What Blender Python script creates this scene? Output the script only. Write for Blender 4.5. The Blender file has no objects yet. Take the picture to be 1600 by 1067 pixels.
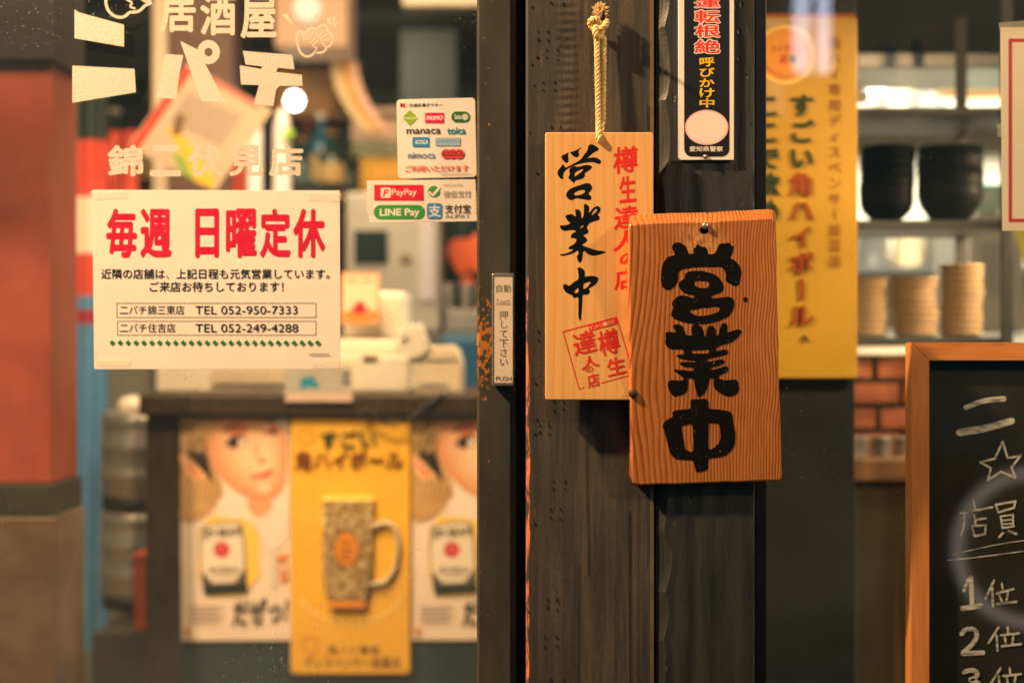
import bpy, bmesh, math, random
from mathutils import Vector
from mathutils.geometry import tessellate_polygon
random.seed(7)
S = bpy.context.scene
COL = S.collection
PI = math.pi

# ------------------------------------------------------------------ camera
CAM = Vector((0.0, -1.75, 1.25))
K = 36.0 / 50.0 / 1600.0                      # slope of one photo pixel
cd = bpy.data.cameras.new('camera'); cam = bpy.data.objects.new('camera', cd); COL.objects.link(cam)
cam.location = CAM; cam.rotation_euler = (PI / 2, 0, 0)
cd.lens = 50; cd.sensor_width = 36; cd.clip_start = 0.05; cd.clip_end = 200
cd.dof.use_dof = True; cd.dof.focus_distance = 1.625; cd.dof.aperture_fstop = 2.4; cd.dof.aperture_blades = 0
S.camera = cam
# ------------------------------------------------------------------ world, exposure
W = bpy.data.worlds.new('World'); S.world = W; W.use_nodes = True
bg = W.node_tree.nodes['Background']
bg.inputs[0].default_value = (0.06, 0.25, 0.28, 1); bg.inputs[1].default_value = 0.27
S.view_settings.view_transform = 'Standard'; S.view_settings.look = 'None'
S.view_settings.exposure = 0.08; S.view_settings.gamma = 1.0
S.render.engine = 'CYCLES'
S.cycles.use_denoising = True
S.cycles.max_bounces = 6; S.cycles.transparent_max_bounces = 16; S.cycles.sample_clamp_indirect = 4.0
S.cycles.caustics_reflective = False; S.cycles.caustics_refractive = False

# ------------------------------------------------------------------ lamps
def area(name, loc, target, power, col, sx, sy=None, spread=180):
    l = bpy.data.lights.new(name, 'AREA'); l.energy = power; l.color = col
    l.shape = 'RECTANGLE'; l.size = sx; l.size_y = sy or sx; l.spread = math.radians(spread)
    o = bpy.data.objects.new(name, l); COL.objects.link(o); o.location = loc
    o.rotation_euler = (Vector(target) - Vector(loc)).to_track_quat('-Z', 'Y').to_euler()
    return o
WARM = (1.0, 0.585, 0.285)
AMB = (1.0, 0.66, 0.36)
area('eave_lamp', (-1.65, -0.80, 2.95), (0.10, -0.05, 1.30), 150, WARM, 0.10)
area('awning_lamp', (1.25, -0.80, 1.95), (0.35, 0.1, 1.25), 11, WARM, 0.12)
area('entry_ceiling_light', (-0.75, 0.55, 2.5), (-0.75, 1.35, 0.85), 33, AMB, 0.9, 0.25)
area('bar_ceiling_light', (-0.5, 2.0, 2.5), (-0.5, 2.7, 1.0), 30, AMB, 1.2, 0.4)
area('rear_ceiling_light', (-1.0, 4.0, 2.5), (-1.0, 5.0, 1.2), 16, (1, .8, .55), 1.4, 0.5)
area('window_ceiling_light', (0.50, 0.04, 2.52), (0.50, 0.60, 1.15), 5, AMB, 0.4, 0.06, 120)
area('brick_fill', (0.98, 0.98, 1.225), (0.90, 1.2, 1.0), 1.1, AMB, 0.5, 0.05)  # fill light added to brighten the bricks
area('saucer_fill', (1.25, 0.80, 1.62), (0.80, 0.97, 1.28), 3.0, AMB, 0.12, 0.12, 100)  # unseen fill put in to brighten the saucers from the right
for lx in (-1.22, -1.02, -.82): area('register_fill', (-.30, 0.62, 2.2), (-.35, 1.45, 1.15), 3.5, AMB, 0.3, 0.1, 90) if lx < -1.2 else None; area('keg_fill', (lx, 1.0, 2.1), (-.82, 1.75, .9), 2.4, AMB, 0.05)  # fills added out of view: one for the register, three for the kegs
area('plaque_fill', (1.15, 0.10, 1.85), (0.42, 0.5, 1.20), 2.7, AMB, 0.12, 0.12, 70)  # unseen fill added so the tall yellow plaque is lit evenly
area('kitchen_ceiling_light', (1.25, 2.0, 2.5), (1.25, 3.0, 1.3), 135, (1, .9, .72), 1.0, 0.5)

# ------------------------------------------------------------------ node helpers
def lin(r, g, b):
    f = lambda c: (c / 255 / 12.92) if c / 255 <= .04045 else ((c / 255 + .055) / 1.055) ** 2.4
    return (f(r), f(g), f(b), 1)
class NT:
    def __init__(s, name):
        s.m = bpy.data.materials.new(name); s.m.use_nodes = True
        s.t = s.m.node_tree; s.n = s.t.nodes; s.b = s.n['Principled BSDF']; s.o = s.n['Material Output']
        s.tc = s.n.new('ShaderNodeTexCoord')
    def link(s, a, b): s.t.links.new(a, b)
    def setin(s, sock, v):
        if hasattr(v, 'links') or hasattr(v, 'is_linked'): s.link(v, sock)
        else: sock.default_value = v
    def math(s, op, a, b=0.0, c=None):
        n = s.n.new('ShaderNodeMath'); n.operation = op
        s.setin(n.inputs[0], a); s.setin(n.inputs[1], b)
        if c is not None: s.setin(n.inputs[2], c)
        return n.outputs[0]
    def mapping(s, scale, loc=(0, 0, 0), rot=(0, 0, 0), vec=None):
        n = s.n.new('ShaderNodeMapping'); n.inputs['Scale'].default_value = scale
        n.inputs['Location'].default_value = loc; n.inputs['Rotation'].default_value = rot
        s.link(vec or s.tc.outputs['Object'], n.inputs[0]); return n.outputs[0]
    def noise(s, vec, scale=1.0, detail=3.0, rough=.55, out=0):
        n = s.n.new('ShaderNodeTexNoise'); s.link(vec, n.inputs['Vector'])
        n.inputs['Scale'].default_value = scale; n.inputs['Detail'].default_value = detail; n.inputs['Roughness'].default_value = rough
        return n.outputs[out]
    def voro(s, vec, scale):
        n = s.n.new('ShaderNodeTexVoronoi'); s.link(vec, n.inputs['Vector']); n.inputs['Scale'].default_value = scale
        return n.outputs['Distance']
    def ramp(s, fac, stops, interp='LINEAR'):
        n = s.n.new('ShaderNodeValToRGB'); n.color_ramp.interpolation = interp; e = n.color_ramp.elements
        while len(e) < len(stops): e.new(0.5)
        for el, (p, c) in zip(e, stops):
            el.position = p; el.color = c if isinstance(c, tuple) else (c, c, c, 1)
        s.link(fac, n.inputs[0]); return n.outputs[0]
    def mix(s, fac, a, b, mode='MIX'):
        n = s.n.new('ShaderNodeMix'); n.data_type = 'RGBA'; n.blend_type = mode
        s.setin(n.inputs[0], fac); s.setin(n.inputs[6], a); s.setin(n.inputs[7], b); return n.outputs[2]
    def sep(s, vec=None):
        n = s.n.new('ShaderNodeSeparateXYZ'); s.link(vec or s.tc.outputs['Object'], n.inputs[0]); return n.outputs
    def bump(s, h, strength=.3, dist=.001):
        n = s.n.new('ShaderNodeBump'); n.inputs['Strength'].default_value = strength; n.inputs['Distance'].default_value = dist
        s.link(h, n.inputs['Height']); s.link(n.outputs[0], s.b.inputs['Normal']); return n.outputs[0]
    def col(s, v): s.setin(s.b.inputs['Base Color'], v)
    def p(s, rough=.6, metal=0.0, spec=.5, coat=0.0):
        s.setin(s.b.inputs['Roughness'], rough); s.b.inputs['Metallic'].default_value = metal
        s.b.inputs['Specular IOR Level'].default_value = spec; s.b.inputs['Coat Weight'].default_value = coat
_pm = {}
def pm(name, c, var=.12, scale=40, stretch=(1, 1, 1), rough=.6, metal=0.0, spec=.4, bump=.15, bscale=120, coat=0.0):
    """procedural material: mottled colour, uneven gloss, fine relief"""
    if name in _pm: return _pm[name]
    t = NT(name); v = t.mapping(stretch)
    nz = t.noise(v, scale, 4)
    lo = tuple(max(0, x * (1 - var)) for x in c[:3]) + (1,); hi = tuple(min(1, x * (1 + var)) for x in c[:3]) + (1,)
    t.col(t.ramp(nz, [(.3, lo), (.7, hi)]))
    t.p(t.math('MULTIPLY_ADD', nz, .25, rough - .12), metal, spec, coat)
    if bump: t.bump(t.noise(v, bscale, 3), bump, .0006)
    _pm[name] = t.m; return t.m
def ink(name, r, g, b, rough=.45): return pm('ink_' + name, lin(r, g, b), .06, 60, rough=rough, bump=.03, spec=.3)
def glow(name, c, strength):
    if name in _pm: return _pm[name]
    t = NT(name); t.b.inputs['Base Color'].default_value = tuple(v * .45 for v in c[:3]) + (1,)
    t.b.inputs['Emission Color'].default_value = c; t.b.inputs['Emission Strength'].default_value = strength
    _pm[name] = t.m; return t.m

# ------------------------------------------------------------------ geometry helpers
def P(px, py, y): # photo pixel -> point on the vertical plane at depth y
    d = y - CAM.y
    return Vector((CAM.x + (px - 800) * K * d, y, CAM.z - (py - 533.5) * K * d))
class Flat:                                    # a vertical plane at depth y
    def __init__(s, y): s.y = y; s.n = Vector((0, -1, 0))
    def __call__(s, px, py): return P(px, py, s.y)
class Tilt:                                    # plane leaning about the x axis (and turned a little about z)
    def __init__(s, px, py, y, n): s.p = P(px, py, y); s.n = Vector(n).normalized()
    def __call__(s, px, py):
        d = Vector(((px - 800) * K, 1, -(py - 533.5) * K))
        return CAM + d * ((s.p - CAM).dot(s.n) / d.dot(s.n))
def root_loc(o):
    v = Vector((0, 0, 0))
    while o is not None: v += o.location; o = o.parent
    return v
def tag(o, label=None, cat=None, group=None, kind=None):
    if label: o['label'] = label
    if cat: o['category'] = cat
    if group: o['group'] = group
    if kind: o['kind'] = kind
    return o
def thing(name, loc, label, cat, group=None):
    o = bpy.data.objects.new(name, None); COL.objects.link(o); o.location = loc; o.empty_display_size = .05
    return tag(o, label, cat, group)
class MB:
    def __init__(s): s.v = []; s.f = []; s.fm = []; s.mats = []; s.smooth = []
    def mi(s, m):
        if m is None: return 0
        if m not in s.mats: s.mats.append(m)
        return s.mats.index(m)
    def face(s, pts, m=None, sm=False):
        i = len(s.v); s.v += [Vector(p) for p in pts]; s.f.append(tuple(range(i, i + len(pts)))); s.fm.append(s.mi(m)); s.smooth.append(sm)
    def grid(s, rows, m=None, sm=True, closed=False):
        i = len(s.v); nr = len(rows); nc = len(rows[0])
        for r in rows: s.v += [Vector(p) for p in r]
        k = s.mi(m)
        for a in range(nr - 1):
            for b in range(nc if closed else nc - 1):
                c = (b + 1) % nc
                s.f.append((i + a * nc + b, i + a * nc + c, i + (a + 1) * nc + c, i + (a + 1) * nc + b)); s.fm.append(k); s.smooth.append(sm)
        return i
    def box(s, x0, x1, y0, y1, z0, z1, m=None):
        i = len(s.v)
        s.v += [Vector((x, y, z)) for z in (z0, z1) for y in (y0, y1) for x in (x0, x1)]
        for q in ((0, 1, 3, 2), (4, 6, 7, 5), (0, 4, 5, 1), (2, 3, 7, 6), (0, 2, 6, 4), (1, 5, 7, 3)):
            s.f.append(tuple(i + k for k in q)); s.fm.append(s.mi(m)); s.smooth.append(False)
        return s
    def pbox(s, px0, px1, py0, py1, y, depth, m=None): # box whose front face covers these photo pixels at depth y
        a = P(px0, py1, y); b = P(px1, py0, y)
        return s.box(a.x, b.x, y, y + depth, a.z, b.z, m)
    def lathe(s, prof, c, m=None, seg=28, axis='z', sm=True):
        rows = []
        for r, h in prof:
            row = []
            for k in range(seg):
                a = 2 * PI * k / seg; u, w = r * math.cos(a), r * math.sin(a)
                row.append(Vector(c) + (Vector((u, w, h)) if axis == 'z' else Vector((u, h, w)) if axis == 'y' else Vector((h, u, w))))
            rows.append(row)
        s.grid(rows, m, sm, True); 
        if prof[0][0] > 1e-5: s.face(rows[0][::-1], m)
        if prof[-1][0] > 1e-5: s.face(rows[-1], m)
        return s
    def tube(s, pts, r, m=None, seg=8, caps=True):
        pts = [Vector(p) for p in pts]; rs = r if isinstance(r, (list, tuple)) else [r] * len(pts)
        rows = []; ref = None
        for i, p in enumerate(pts):
            t = (pts[min(i + 1, len(pts) - 1)] - pts[max(i - 1, 0)]).normalized()
            if ref is None: ref = Vector((0, 1, 0)) if abs(t.y) < .9 else Vector((1, 0, 0))
            u = (ref - t * ref.dot(t)).normalized(); w = t.cross(u); ref = u
            rows.append([p + (u * math.cos(2 * PI * k / seg) + w * math.sin(2 * PI * k / seg)) * rs[i] for k in range(seg)])
        s.grid(rows, m, True, True)
        if caps: s.face(rows[0][::-1], m); s.face(rows[-1], m)
        return s
    def poly(s, loops, m=None): # list of 3-D loops: outer, holes
        tri = tessellate_polygon(loops); flat = [p for l in loops for p in l]
        i = len(s.v); s.v += [Vector(p) for p in flat]; k = s.mi(m)
        for t in tri: s.f.append(tuple(i + j for j in t)); s.fm.append(k); s.smooth.append(False)
        return s
    def build(s, name, mat=None, parent=None, origin=None, bevel=0, seg=2):
        me = bpy.data.meshes.new(name)
        off = root_loc(parent) if parent is not None else Vector(origin or (0, 0, 0))
        me.from_pydata([v - off for v in s.v], [], s.f)
        mats = s.mats if s.mats else [mat]
        if mat is not None and s.mats and mat not in s.mats: mats = [mat]
        for m in mats: me.materials.append(m)
        for p, k, sm in zip(me.polygons, s.fm, s.smooth): p.material_index = min(k, len(mats) - 1); p.use_smooth = sm
        bm = bmesh.new(); bm.from_mesh(me); bmesh.ops.recalc_face_normals(bm, faces=bm.faces); bm.to_mesh(me); bm.free()
        o = bpy.data.objects.new(name, me); COL.objects.link(o)
        if parent is not None: o.parent = parent
        else: o.location = off
        if bevel:
            b = o.modifiers.new('bevel', 'BEVEL'); b.width = bevel; b.segments = seg; b.limit_method = 'ANGLE'
        return o
def chaikin(p, n=1, closed=True):
    for _ in range(n):
        q = []; L = len(p)
        if not closed: q.append(p[0])
        for i in range(L if closed else L - 1):
            a = p[i]; b = p[(i + 1) % L]
            q.append((a[0] * .75 + b[0] * .25, a[1] * .75 + b[1] * .25)); q.append((a[0] * .25 + b[0] * .75, a[1] * .25 + b[1] * .75))
        if not closed: q.append(p[-1])
        p = q
    return p
def rough(p, amt, rnd=random.Random(3)):
    out = []
    for i in range(len(p)):
        a = p[i]; b = p[(i + 1) % len(p)]
        out.append(a)
        if math.hypot(a[0] - b[0], a[1] - b[1]) > 1.2: out.append(((a[0] + b[0]) / 2 + rnd.uniform(-amt, amt), (a[1] + b[1]) / 2 + rnd.uniform(-amt, amt)))
    return out
_gc = {}
def glyphs(txt, weight=0.0, shear=0.0):
    k = (txt, weight, shear)
    if k not in _gc:
        c = bpy.data.curves.new('t', 'FONT'); c.body = txt; c.offset = weight; c.shear = shear; c.resolution_u = 4
        o = bpy.data.objects.new('t', c); COL.objects.link(o)
        dg = bpy.context.evaluated_depsgraph_get(); m = o.evaluated_get(dg).to_mesh()
        _gc[k] = ([(v.co.x, v.co.y) for v in m.vertices], [tuple(p.vertices) for p in m.polygons])
        o.evaluated_get(dg).to_mesh_clear(); bpy.data.objects.remove(o); bpy.data.curves.remove(c)
    return _gc[k]
class Print(MB):                                # ink or paint laid on a plane, a hair proud of it
    def __init__(s, plane, lift=.0004, step=.00004): super().__init__(); s.pl = plane; s.e = lift; s.step = step
    def at(s, x, y): return s.pl(x, y) + s.pl.n * s.e
    def shape(s, pts, m, holes=(), smooth=0, jitter=0, sc=None):
        cv = (lambda q: [(sc[0] + x / sc[2], sc[1] + y / sc[2]) for x, y in q]) if sc else (lambda q: list(q))
        loops = []
        for q in [pts] + list(holes):
            q = chaikin(cv(q), smooth)
            if jitter: q = rough(q, jitter)
            loops.append([s.at(*v) for v in q])
        s.poly(loops, m); s.e += s.step
    def rect(s, x0, y0, x1, y1, m, r=0):
        if r:
            pts = []
            for cx, cy, a0 in ((x1 - r, y0 + r, -90), (x1 - r, y1 - r, 0), (x0 + r, y1 - r, 90), (x0 + r, y0 + r, 180)):
                for k in range(7):
                    a = math.radians(a0 + 15 * k); pts.append((cx + r * math.cos(a), cy + r * math.sin(a)))
        else: pts = [(x0, y0), (x1, y0), (x1, y1), (x0, y1)]
        s.shape(pts, m)
    def ell(s, cx, cy, rx, ry, m, hole=0):
        c = lambda k: [(cx + rx * k * math.cos(a * PI / 18), cy + ry * k * math.sin(a * PI / 18)) for a in range(36)]
        s.shape(c(1), m, [c(hole)] if hole else ())
    def frame(s, x0, y0, x1, y1, w, m):
        s.shape([(x0, y0), (x1, y0), (x1, y1), (x0, y1)], m, [[(x0 + w, y0 + w), (x1 - w, y0 + w), (x1 - w, y1 - w), (x0 + w, y1 - w)]])
    def text(s, txt, x0, y0, x1, y1, m, weight=0.0, shear=0.0, rot=0.0, em=False, depth=0.0, xf=None):
        vs, fs = glyphs(txt, 0.0, shear)
        if not vs: return
        if weight > .004: # embolden: the glyph laid down again around its own outline
            w = weight * .8; dirs = [(0, 0)] + [(w * math.cos(k * PI / 4), w * math.sin(k * PI / 4)) for k in range(8)]
        else: dirs = [(0, 0)]
        e0 = s.e
        for j, (ox, oy) in enumerate(dirs):
            s.e = e0 + s.step * .9 * j / len(dirs); s._text([(x + ox, y + oy) for x, y in vs], vs, fs, weight * .8, x0, y0, x1, y1, m, rot, em, depth, xf)
        s.e = e0 + s.step
    def _text(s, vs, base, fs, w, x0, y0, x1, y1, m, rot, em, depth, xf):
        if em: ax, bx, ay, by = 0, 1, -.12, .88
        else: ax = min(v[0] for v in base) - w; bx = max(v[0] for v in base) + w; ay = min(v[1] for v in base) - w; by = max(v[1] for v in base) + w
        mx, my = (x0 + x1) / 2, (y0 + y1) / 2; c, sn = math.cos(rot), math.sin(rot)
        i = len(s.v)
        q = []
        for vx, vy in vs:
            X = x0 + (vx - ax) / (bx - ax) * (x1 - x0) - mx; Y = y1 - (vy - ay) / (by - ay) * (y1 - y0) - my
            X, Y = mx + X * c - Y * sn, my + X * sn + Y * c
            if xf: X, Y = xf(X, Y)
            q.append((X, Y)); s.v.append(s.at(X, Y) + s.pl.n * depth)
        k = s.mi(m)
        for f in fs: s.f.append(tuple(i + j for j in f)); s.fm.append(k); s.smooth.append(False)
        if depth: # side walls along open edges
            cnt = {}
            for f in fs:
                for a, b in zip(f, f[1:] + f[:1]): cnt[(a, b)] = 1
            for (a, b) in cnt:
                if (b, a) not in cnt: s.face([s.v[i + a], s.v[i + b], s.at(*q[b]), s.at(*q[a])], m)
    def vtext(s, txt, cx, y0, w, h, m, weight=0.0, shear=0.0, depth=0.0, gap=0):
        for k, ch in enumerate(txt):
            r = PI / 2 if ch in 'ー' else 0
            yy = y0 + k * (h + gap)
            if r: s.text(ch, cx - h / 2, yy + h / 2 - w / 2, cx + h / 2, yy + h / 2 + w / 2, m, weight, shear, r, True, depth)
            elif ch in '、。': s.text(ch, cx, yy - h * .25, cx + w, yy + h * .75, m, weight, shear, 0, True, depth)
            else: s.text(ch, cx - w / 2, yy, cx + w / 2, yy + h, m, weight, shear, 0, True, depth)
    def stroke(s, pts, w, m, sc=None, smooth=1, taper=None):
        if sc: pts = [(sc[0] + x / sc[2], sc[1] + y / sc[2]) for x, y in pts]; w = w / sc[2]
        p = chaikin(pts, smooth, False) if len(pts) > 2 else pts
        L = []; R = []; n = len(p)
        for i in range(n):
            a = p[max(i - 1, 0)]; b = p[min(i + 1, n - 1)]; dx, dy = b[0] - a[0], b[1] - a[1]; l = math.hypot(dx, dy) or 1
            h = w / 2 * (1 if taper is None else taper[0] + (taper[1] - taper[0]) * i / (n - 1))
            L.append((p[i][0] - dy / l * h, p[i][1] + dx / l * h)); R.append((p[i][0] + dy / l * h, p[i][1] - dx / l * h))
        i0 = len(s.v)
        for i in range(n - 1): s.face([s.at(*L[i]), s.at(*L[i + 1]), s.at(*R[i + 1]), s.at(*R[i])], m)
        for e, h in ((p[0], .5), (p[-1], .5)):
            s.e += s.step
            r = w / 2 * (1 if taper is None else (taper[0] if e is p[0] else taper[1]))
            s.face([s.at(e[0] + r * math.cos(a * PI / 6), e[1] + r * math.sin(a * PI / 6)) for a in range(12)], m)
        s.e += s.step
def slab(mb, outline, plane, thick, m, edge=2.0, hole=None, holem=None, back=lambda x, y: (x, y)):
    """a board: rounded front rim, sides and back; outline in photo pixels of the front"""
    n = len(outline); cx = sum(p[0] for p in outline) / n; cy = sum(p[1] for p in outline) / n
    def ins(d):
        out = []
        for i in range(n):
            a = outline[i - 1]; b = outline[(i + 1) % n]; dx, dy = b[0] - a[0], b[1] - a[1]; l = math.hypot(dx, dy) or 1
            nx, ny = -dy / l, dx / l
            if nx * (cx - outline[i][0]) + ny * (cy - outline[i][1]) < 0: nx, ny = -nx, -ny
            out.append((outline[i][0] + nx * d, outline[i][1] + ny * d))
        return out
    N = plane.n; e = edge * K * 1.65
    r0 = [plane(*p) for p in ins(edge)]; r1 = [plane(*p) - N * e * .3 for p in ins(edge * .3)]; r2 = [plane(*p) - N * e for p in outline]
    r3 = [plane(*back(*p)) - N * (thick - e) for p in outline]; r4 = [plane(*back(*p)) - N * thick for p in ins(edge)]
    mb.grid([r0, r1, r2], m, True, True); mb.grid([r2, r3], m, False, True); mb.grid([r3, r4], m, True, True)
    mb.poly([r4], m)
    if hole:
        h0 = [plane(*p) for p in hole]; h1 = [q - N * thick * .6 for q in h0]
        mb.poly([r0, h0], m); mb.grid([h0, h1], holem or m, True, True); mb.poly([h1], holem or m)
    else: mb.poly([r0], m)
def rrect(x0, y0, x1, y1, r, n=5):
    pts = []
    for cx, cy, a0 in ((x1 - r, y0 + r, -90), (x1 - r, y1 - r, 0), (x0 + r, y1 - r, 90), (x0 + r, y0 + r, 180)):
        for k in range(n): a = math.radians(a0 + 90 * k / (n - 1)); pts.append((cx + r * math.cos(a), cy + r * math.sin(a)))
    return pts
def dense(pts, step, amt=0, rnd=random.Random(5)):
    out = []
    for i in range(len(pts)):
        a = pts[i]; b = pts[(i + 1) % len(pts)]; l = math.hypot(b[0] - a[0], b[1] - a[1]); k = max(1, int(l / step))
        for j in range(k): out.append((a[0] + (b[0] - a[0]) * j / k + rnd.uniform(-amt, amt), a[1] + (b[1] - a[1]) * j / k + rnd.uniform(-amt, amt)))
    return out
def qmap(q): # unit square -> quad of photo pixels (TL, TR, BR, BL)
    def f(u, v):
        a = [q[0][i] + (q[1][i] - q[0][i]) * u for i in (0, 1)]; b = [q[3][i] + (q[2][i] - q[3][i]) * u for i in (0, 1)]
        return (a[0] + (b[0] - a[0]) * v, a[1] + (b[1] - a[1]) * v)
    return f
def copy_tree(o, parent=None):
    c = o.copy(); COL.objects.link(c); c.parent = parent
    for ch in list(o.children): copy_tree(ch, c)
    return c

# ------------------------------------------------------------------ special materials
def mat_post():
    t = NT('weathered_post_wood'); x, y, z = t.sep()
    g = t.noise(t.mapping((90, 90, 4.5)), 1, 6, .7); big = t.noise(t.mapping((14, 14, 5)), 1, 4); fine = t.noise(t.mapping((900, 900, 60)), 1, 2)
    c = t.ramp(g, [(.22, lin(42, 42, 41)), (.45, lin(70, 69, 66)), (.62, lin(102, 93, 83)), (.82, lin(56, 53, 50))])
    c = t.mix(t.ramp(big, [(.35, .0), (.7, .7)]), c, lin(50, 54, 55))
    c = t.mix(t.ramp(t.noise(t.mapping((110, 110, 22)), 1, 5, .7), [(.64, .0), (.74, .6)]), c, lin(142, 112, 90))
    c = t.mix(t.ramp(t.noise(t.mapping((260, 260, 900)), 1, 2), [(.35, .35), (.6, 0.0)]), c, lin(30, 32, 33))
    # cross saw marks and linen-like weave left by the saw
    saw = t.math('SINE', t.math('MULTIPLY', t.math('ADD', z, t.math('MULTIPLY', g, .006)), 640))
    band = t.ramp(x, [(0, 0.0), (1, 0.0)])
    wv = t.math('MULTIPLY', t.math('ABSOLUTE', t.math('ADD', x, .028)), 60); mask = t.math('SUBTRACT', 1.0, t.math('MINIMUM', wv, 1.0))
    hi = t.math('MINIMUM', t.math('MAXIMUM', t.math('MULTIPLY', t.math('SUBTRACT', z, 1.43), 14), 0.0), 1.0)
    weave = t.math('MULTIPLY', t.noise(t.mapping((120, 120, 1500)), 1, 2), .22)
    h = t.math('ADD', t.math('MULTIPLY', g, .7), t.math('MULTIPLY', fine, .25)); h = t.math('ADD', h, weave)
    h = t.math('ADD', h, t.math('MULTIPLY', saw, t.math('MULTIPLY', t.math('MULTIPLY', mask, hi), .45)))
    t.bump(h, .6, .0016); t.col(c); t.p(.62, 0, .35); return t.m
def mat_hewn():
    t = NT('black_stained_hewn_wood'); x, y, z = t.sep()
    d = t.noise(t.mapping((6, 6, 2.2)), 1, 3)
    ph = t.math('ADD', t.math('MULTIPLY', x, 260), t.math('MULTIPLY', d, 5)); ridge = t.math('SINE', ph)
    pit = t.voro(t.mapping((90, 90, 46), rot=(0, .35, 0)), 1); pit = t.ramp(pit, [(.08, 0.0), (.22, 1.0)])
    pmask = t.ramp(t.noise(t.mapping((11, 11, 9)), 1, 2), [(.48, 0.0), (.6, 1.0)])
    pit2 = t.math('SUBTRACT', 1.0, t.math('MULTIPLY', t.math('SUBTRACT', 1.0, pit), pmask))
    c = t.ramp(t.noise(t.mapping((70, 70, 8)), 1, 5), [(.3, lin(32, 40, 40)), (.7, lin(56, 62, 60))])
    chip = t.ramp(t.noise(t.mapping((75, 75, 38)), 1, 5, .6), [(.735, 0.0), (.745, 1.0)])
    c = t.mix(chip, c, lin(176, 128, 76))
    h = t.math('ADD', t.math('MULTIPLY', ridge, .16), t.math('MULTIPLY', pit2, .8)); h = t.math('ADD', h, t.math('MULTIPLY', t.noise(t.mapping((200, 200, 40)), 1, 3), .25))
    t.bump(h, .9, .0024); t.col(c); t.p(.46, 0, .45); return t.m
def mat_orange():
    t = NT('orange_varnished_pine'); x, y, z = t.sep()
    d1 = t.noise(t.mapping((7, 7, 5)), 1, 2); d2 = t.noise(t.mapping((60, 60, 16)), 1, 2)
    u = t.math('ADD', x, .095)
    kn = t.math('ADD', t.math('POWER', t.math('MULTIPLY', t.math('ADD', x, .088), 22), 2.0), t.math('POWER', t.math('MULTIPLY', t.math('SUBTRACT', z, .105), 13), 2.0))
    kn = t.math('MULTIPLY', t.math('POWER', 2.718, t.math('MULTIPLY', kn, -1.0)), .018)
    kt = t.math('ADD', t.math('POWER', t.math('MULTIPLY', t.math('ADD', x, .004), 26), 2.0), t.math('POWER', t.math('MULTIPLY', t.math('SUBTRACT', z, .30), 16), 2.0))
    kt = t.math('MULTIPLY', t.math('POWER', 2.718, t.math('MULTIPLY', kt, -1.0)), .014)
    u = t.math('ADD', u, t.math('MULTIPLY', t.math('SUBTRACT', d1, .5), .030)); u = t.math('ADD', u, t.math('MULTIPLY', t.math('SUBTRACT', d2, .5), .0030))
    u = t.math('ADD', t.math('ADD', u, kn), kt)
    ph = t.math('MULTIPLY', u, t.math('MULTIPLY_ADD', u, 560, 118)); fr = t.math('FRACT', ph)
    line = t.ramp(fr, [(0, 0.0), (.36, .06), (.62, .55), (.80, 1.0), (.92, .85), (1.0, 0.0)])
    amp = t.ramp(t.noise(t.mapping((22, 22, 2.5)), 1, 3), [(.3, .6), (.6, 1.0)])
    base = t.ramp(t.noise(t.mapping((260, 260, 5)), 1, 4), [(.3, lin(208, 128, 68)), (.7, lin(230, 152, 86))])
    base = t.mix(t.ramp(t.noise(t.mapping((9, 9, 3)), 1, 3), [(.4, 0.0), (.75, .5)]), base, lin(178, 104, 54))
    c = t.mix(t.math('MULTIPLY', t.math('MULTIPLY', line, amp), .74), base, lin(92, 44, 20))
    tp = t.math('ADD', t.math('POWER', t.math('MULTIPLY', t.math('ADD', x, .001), 42), 2.0), t.math('POWER', t.math('MULTIPLY', t.math('SUBTRACT', z, .272), 42), 2.0)); tp = t.math('MULTIPLY', t.math('POWER', 2.718, t.math('MULTIPLY', tp, -1.0)), t.ramp(t.noise(t.mapping((230, 230, 90), rot=(0, .5, 0)), 1, 3), [(.4, 0.0), (.6, 1.0)])); c = t.mix(tp, c, lin(238, 186, 120))
    sc = t.ramp(t.noise(t.mapping((85, 85, 210)), 1, 3, .6), [(.73, 0.0), (.76, .55)]); c = t.mix(sc, c, lin(228, 176, 120))
    t.bump(t.math('ADD', t.math('MULTIPLY', line, -.6), t.math('MULTIPLY', t.noise(t.mapping((400, 400, 40)), 1, 3), .3)), .35, .0009)
    t.col(c); t.p(.38, 0, .5, .15); return t.m
def mat_pale():
    t = NT('pale_cypress_wood'); x, y, z = t.sep()
    u = t.math('ADD', x, t.math('MULTIPLY', t.noise(t.mapping((9, 9, 2.0)), 1, 2), .03)); fr = t.math('FRACT', t.math('MULTIPLY', u, 82))
    line = t.ramp(fr, [(0, 0.0), (.6, .25), (.9, 1.0), (1, 0.0)])
    base = t.ramp(t.noise(t.mapping((300, 300, 4)), 1, 4), [(.3, lin(232, 180, 108)), (.7, lin(240, 196, 124))])
    base = t.mix(t.ramp(t.noise(t.mapping((16, 16, 3)), 1, 3), [(.45, 0.0), (.8, .6)]), base, lin(220, 164, 96))
    t.col(t.mix(t.math('MULTIPLY', line, .42), base, lin(212, 160, 98)))
    t.bump(t.noise(t.mapping((300, 300, 20)), 1, 2), .1, .0005); t.p(.36, 0, .5, .1); return t.m
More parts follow.
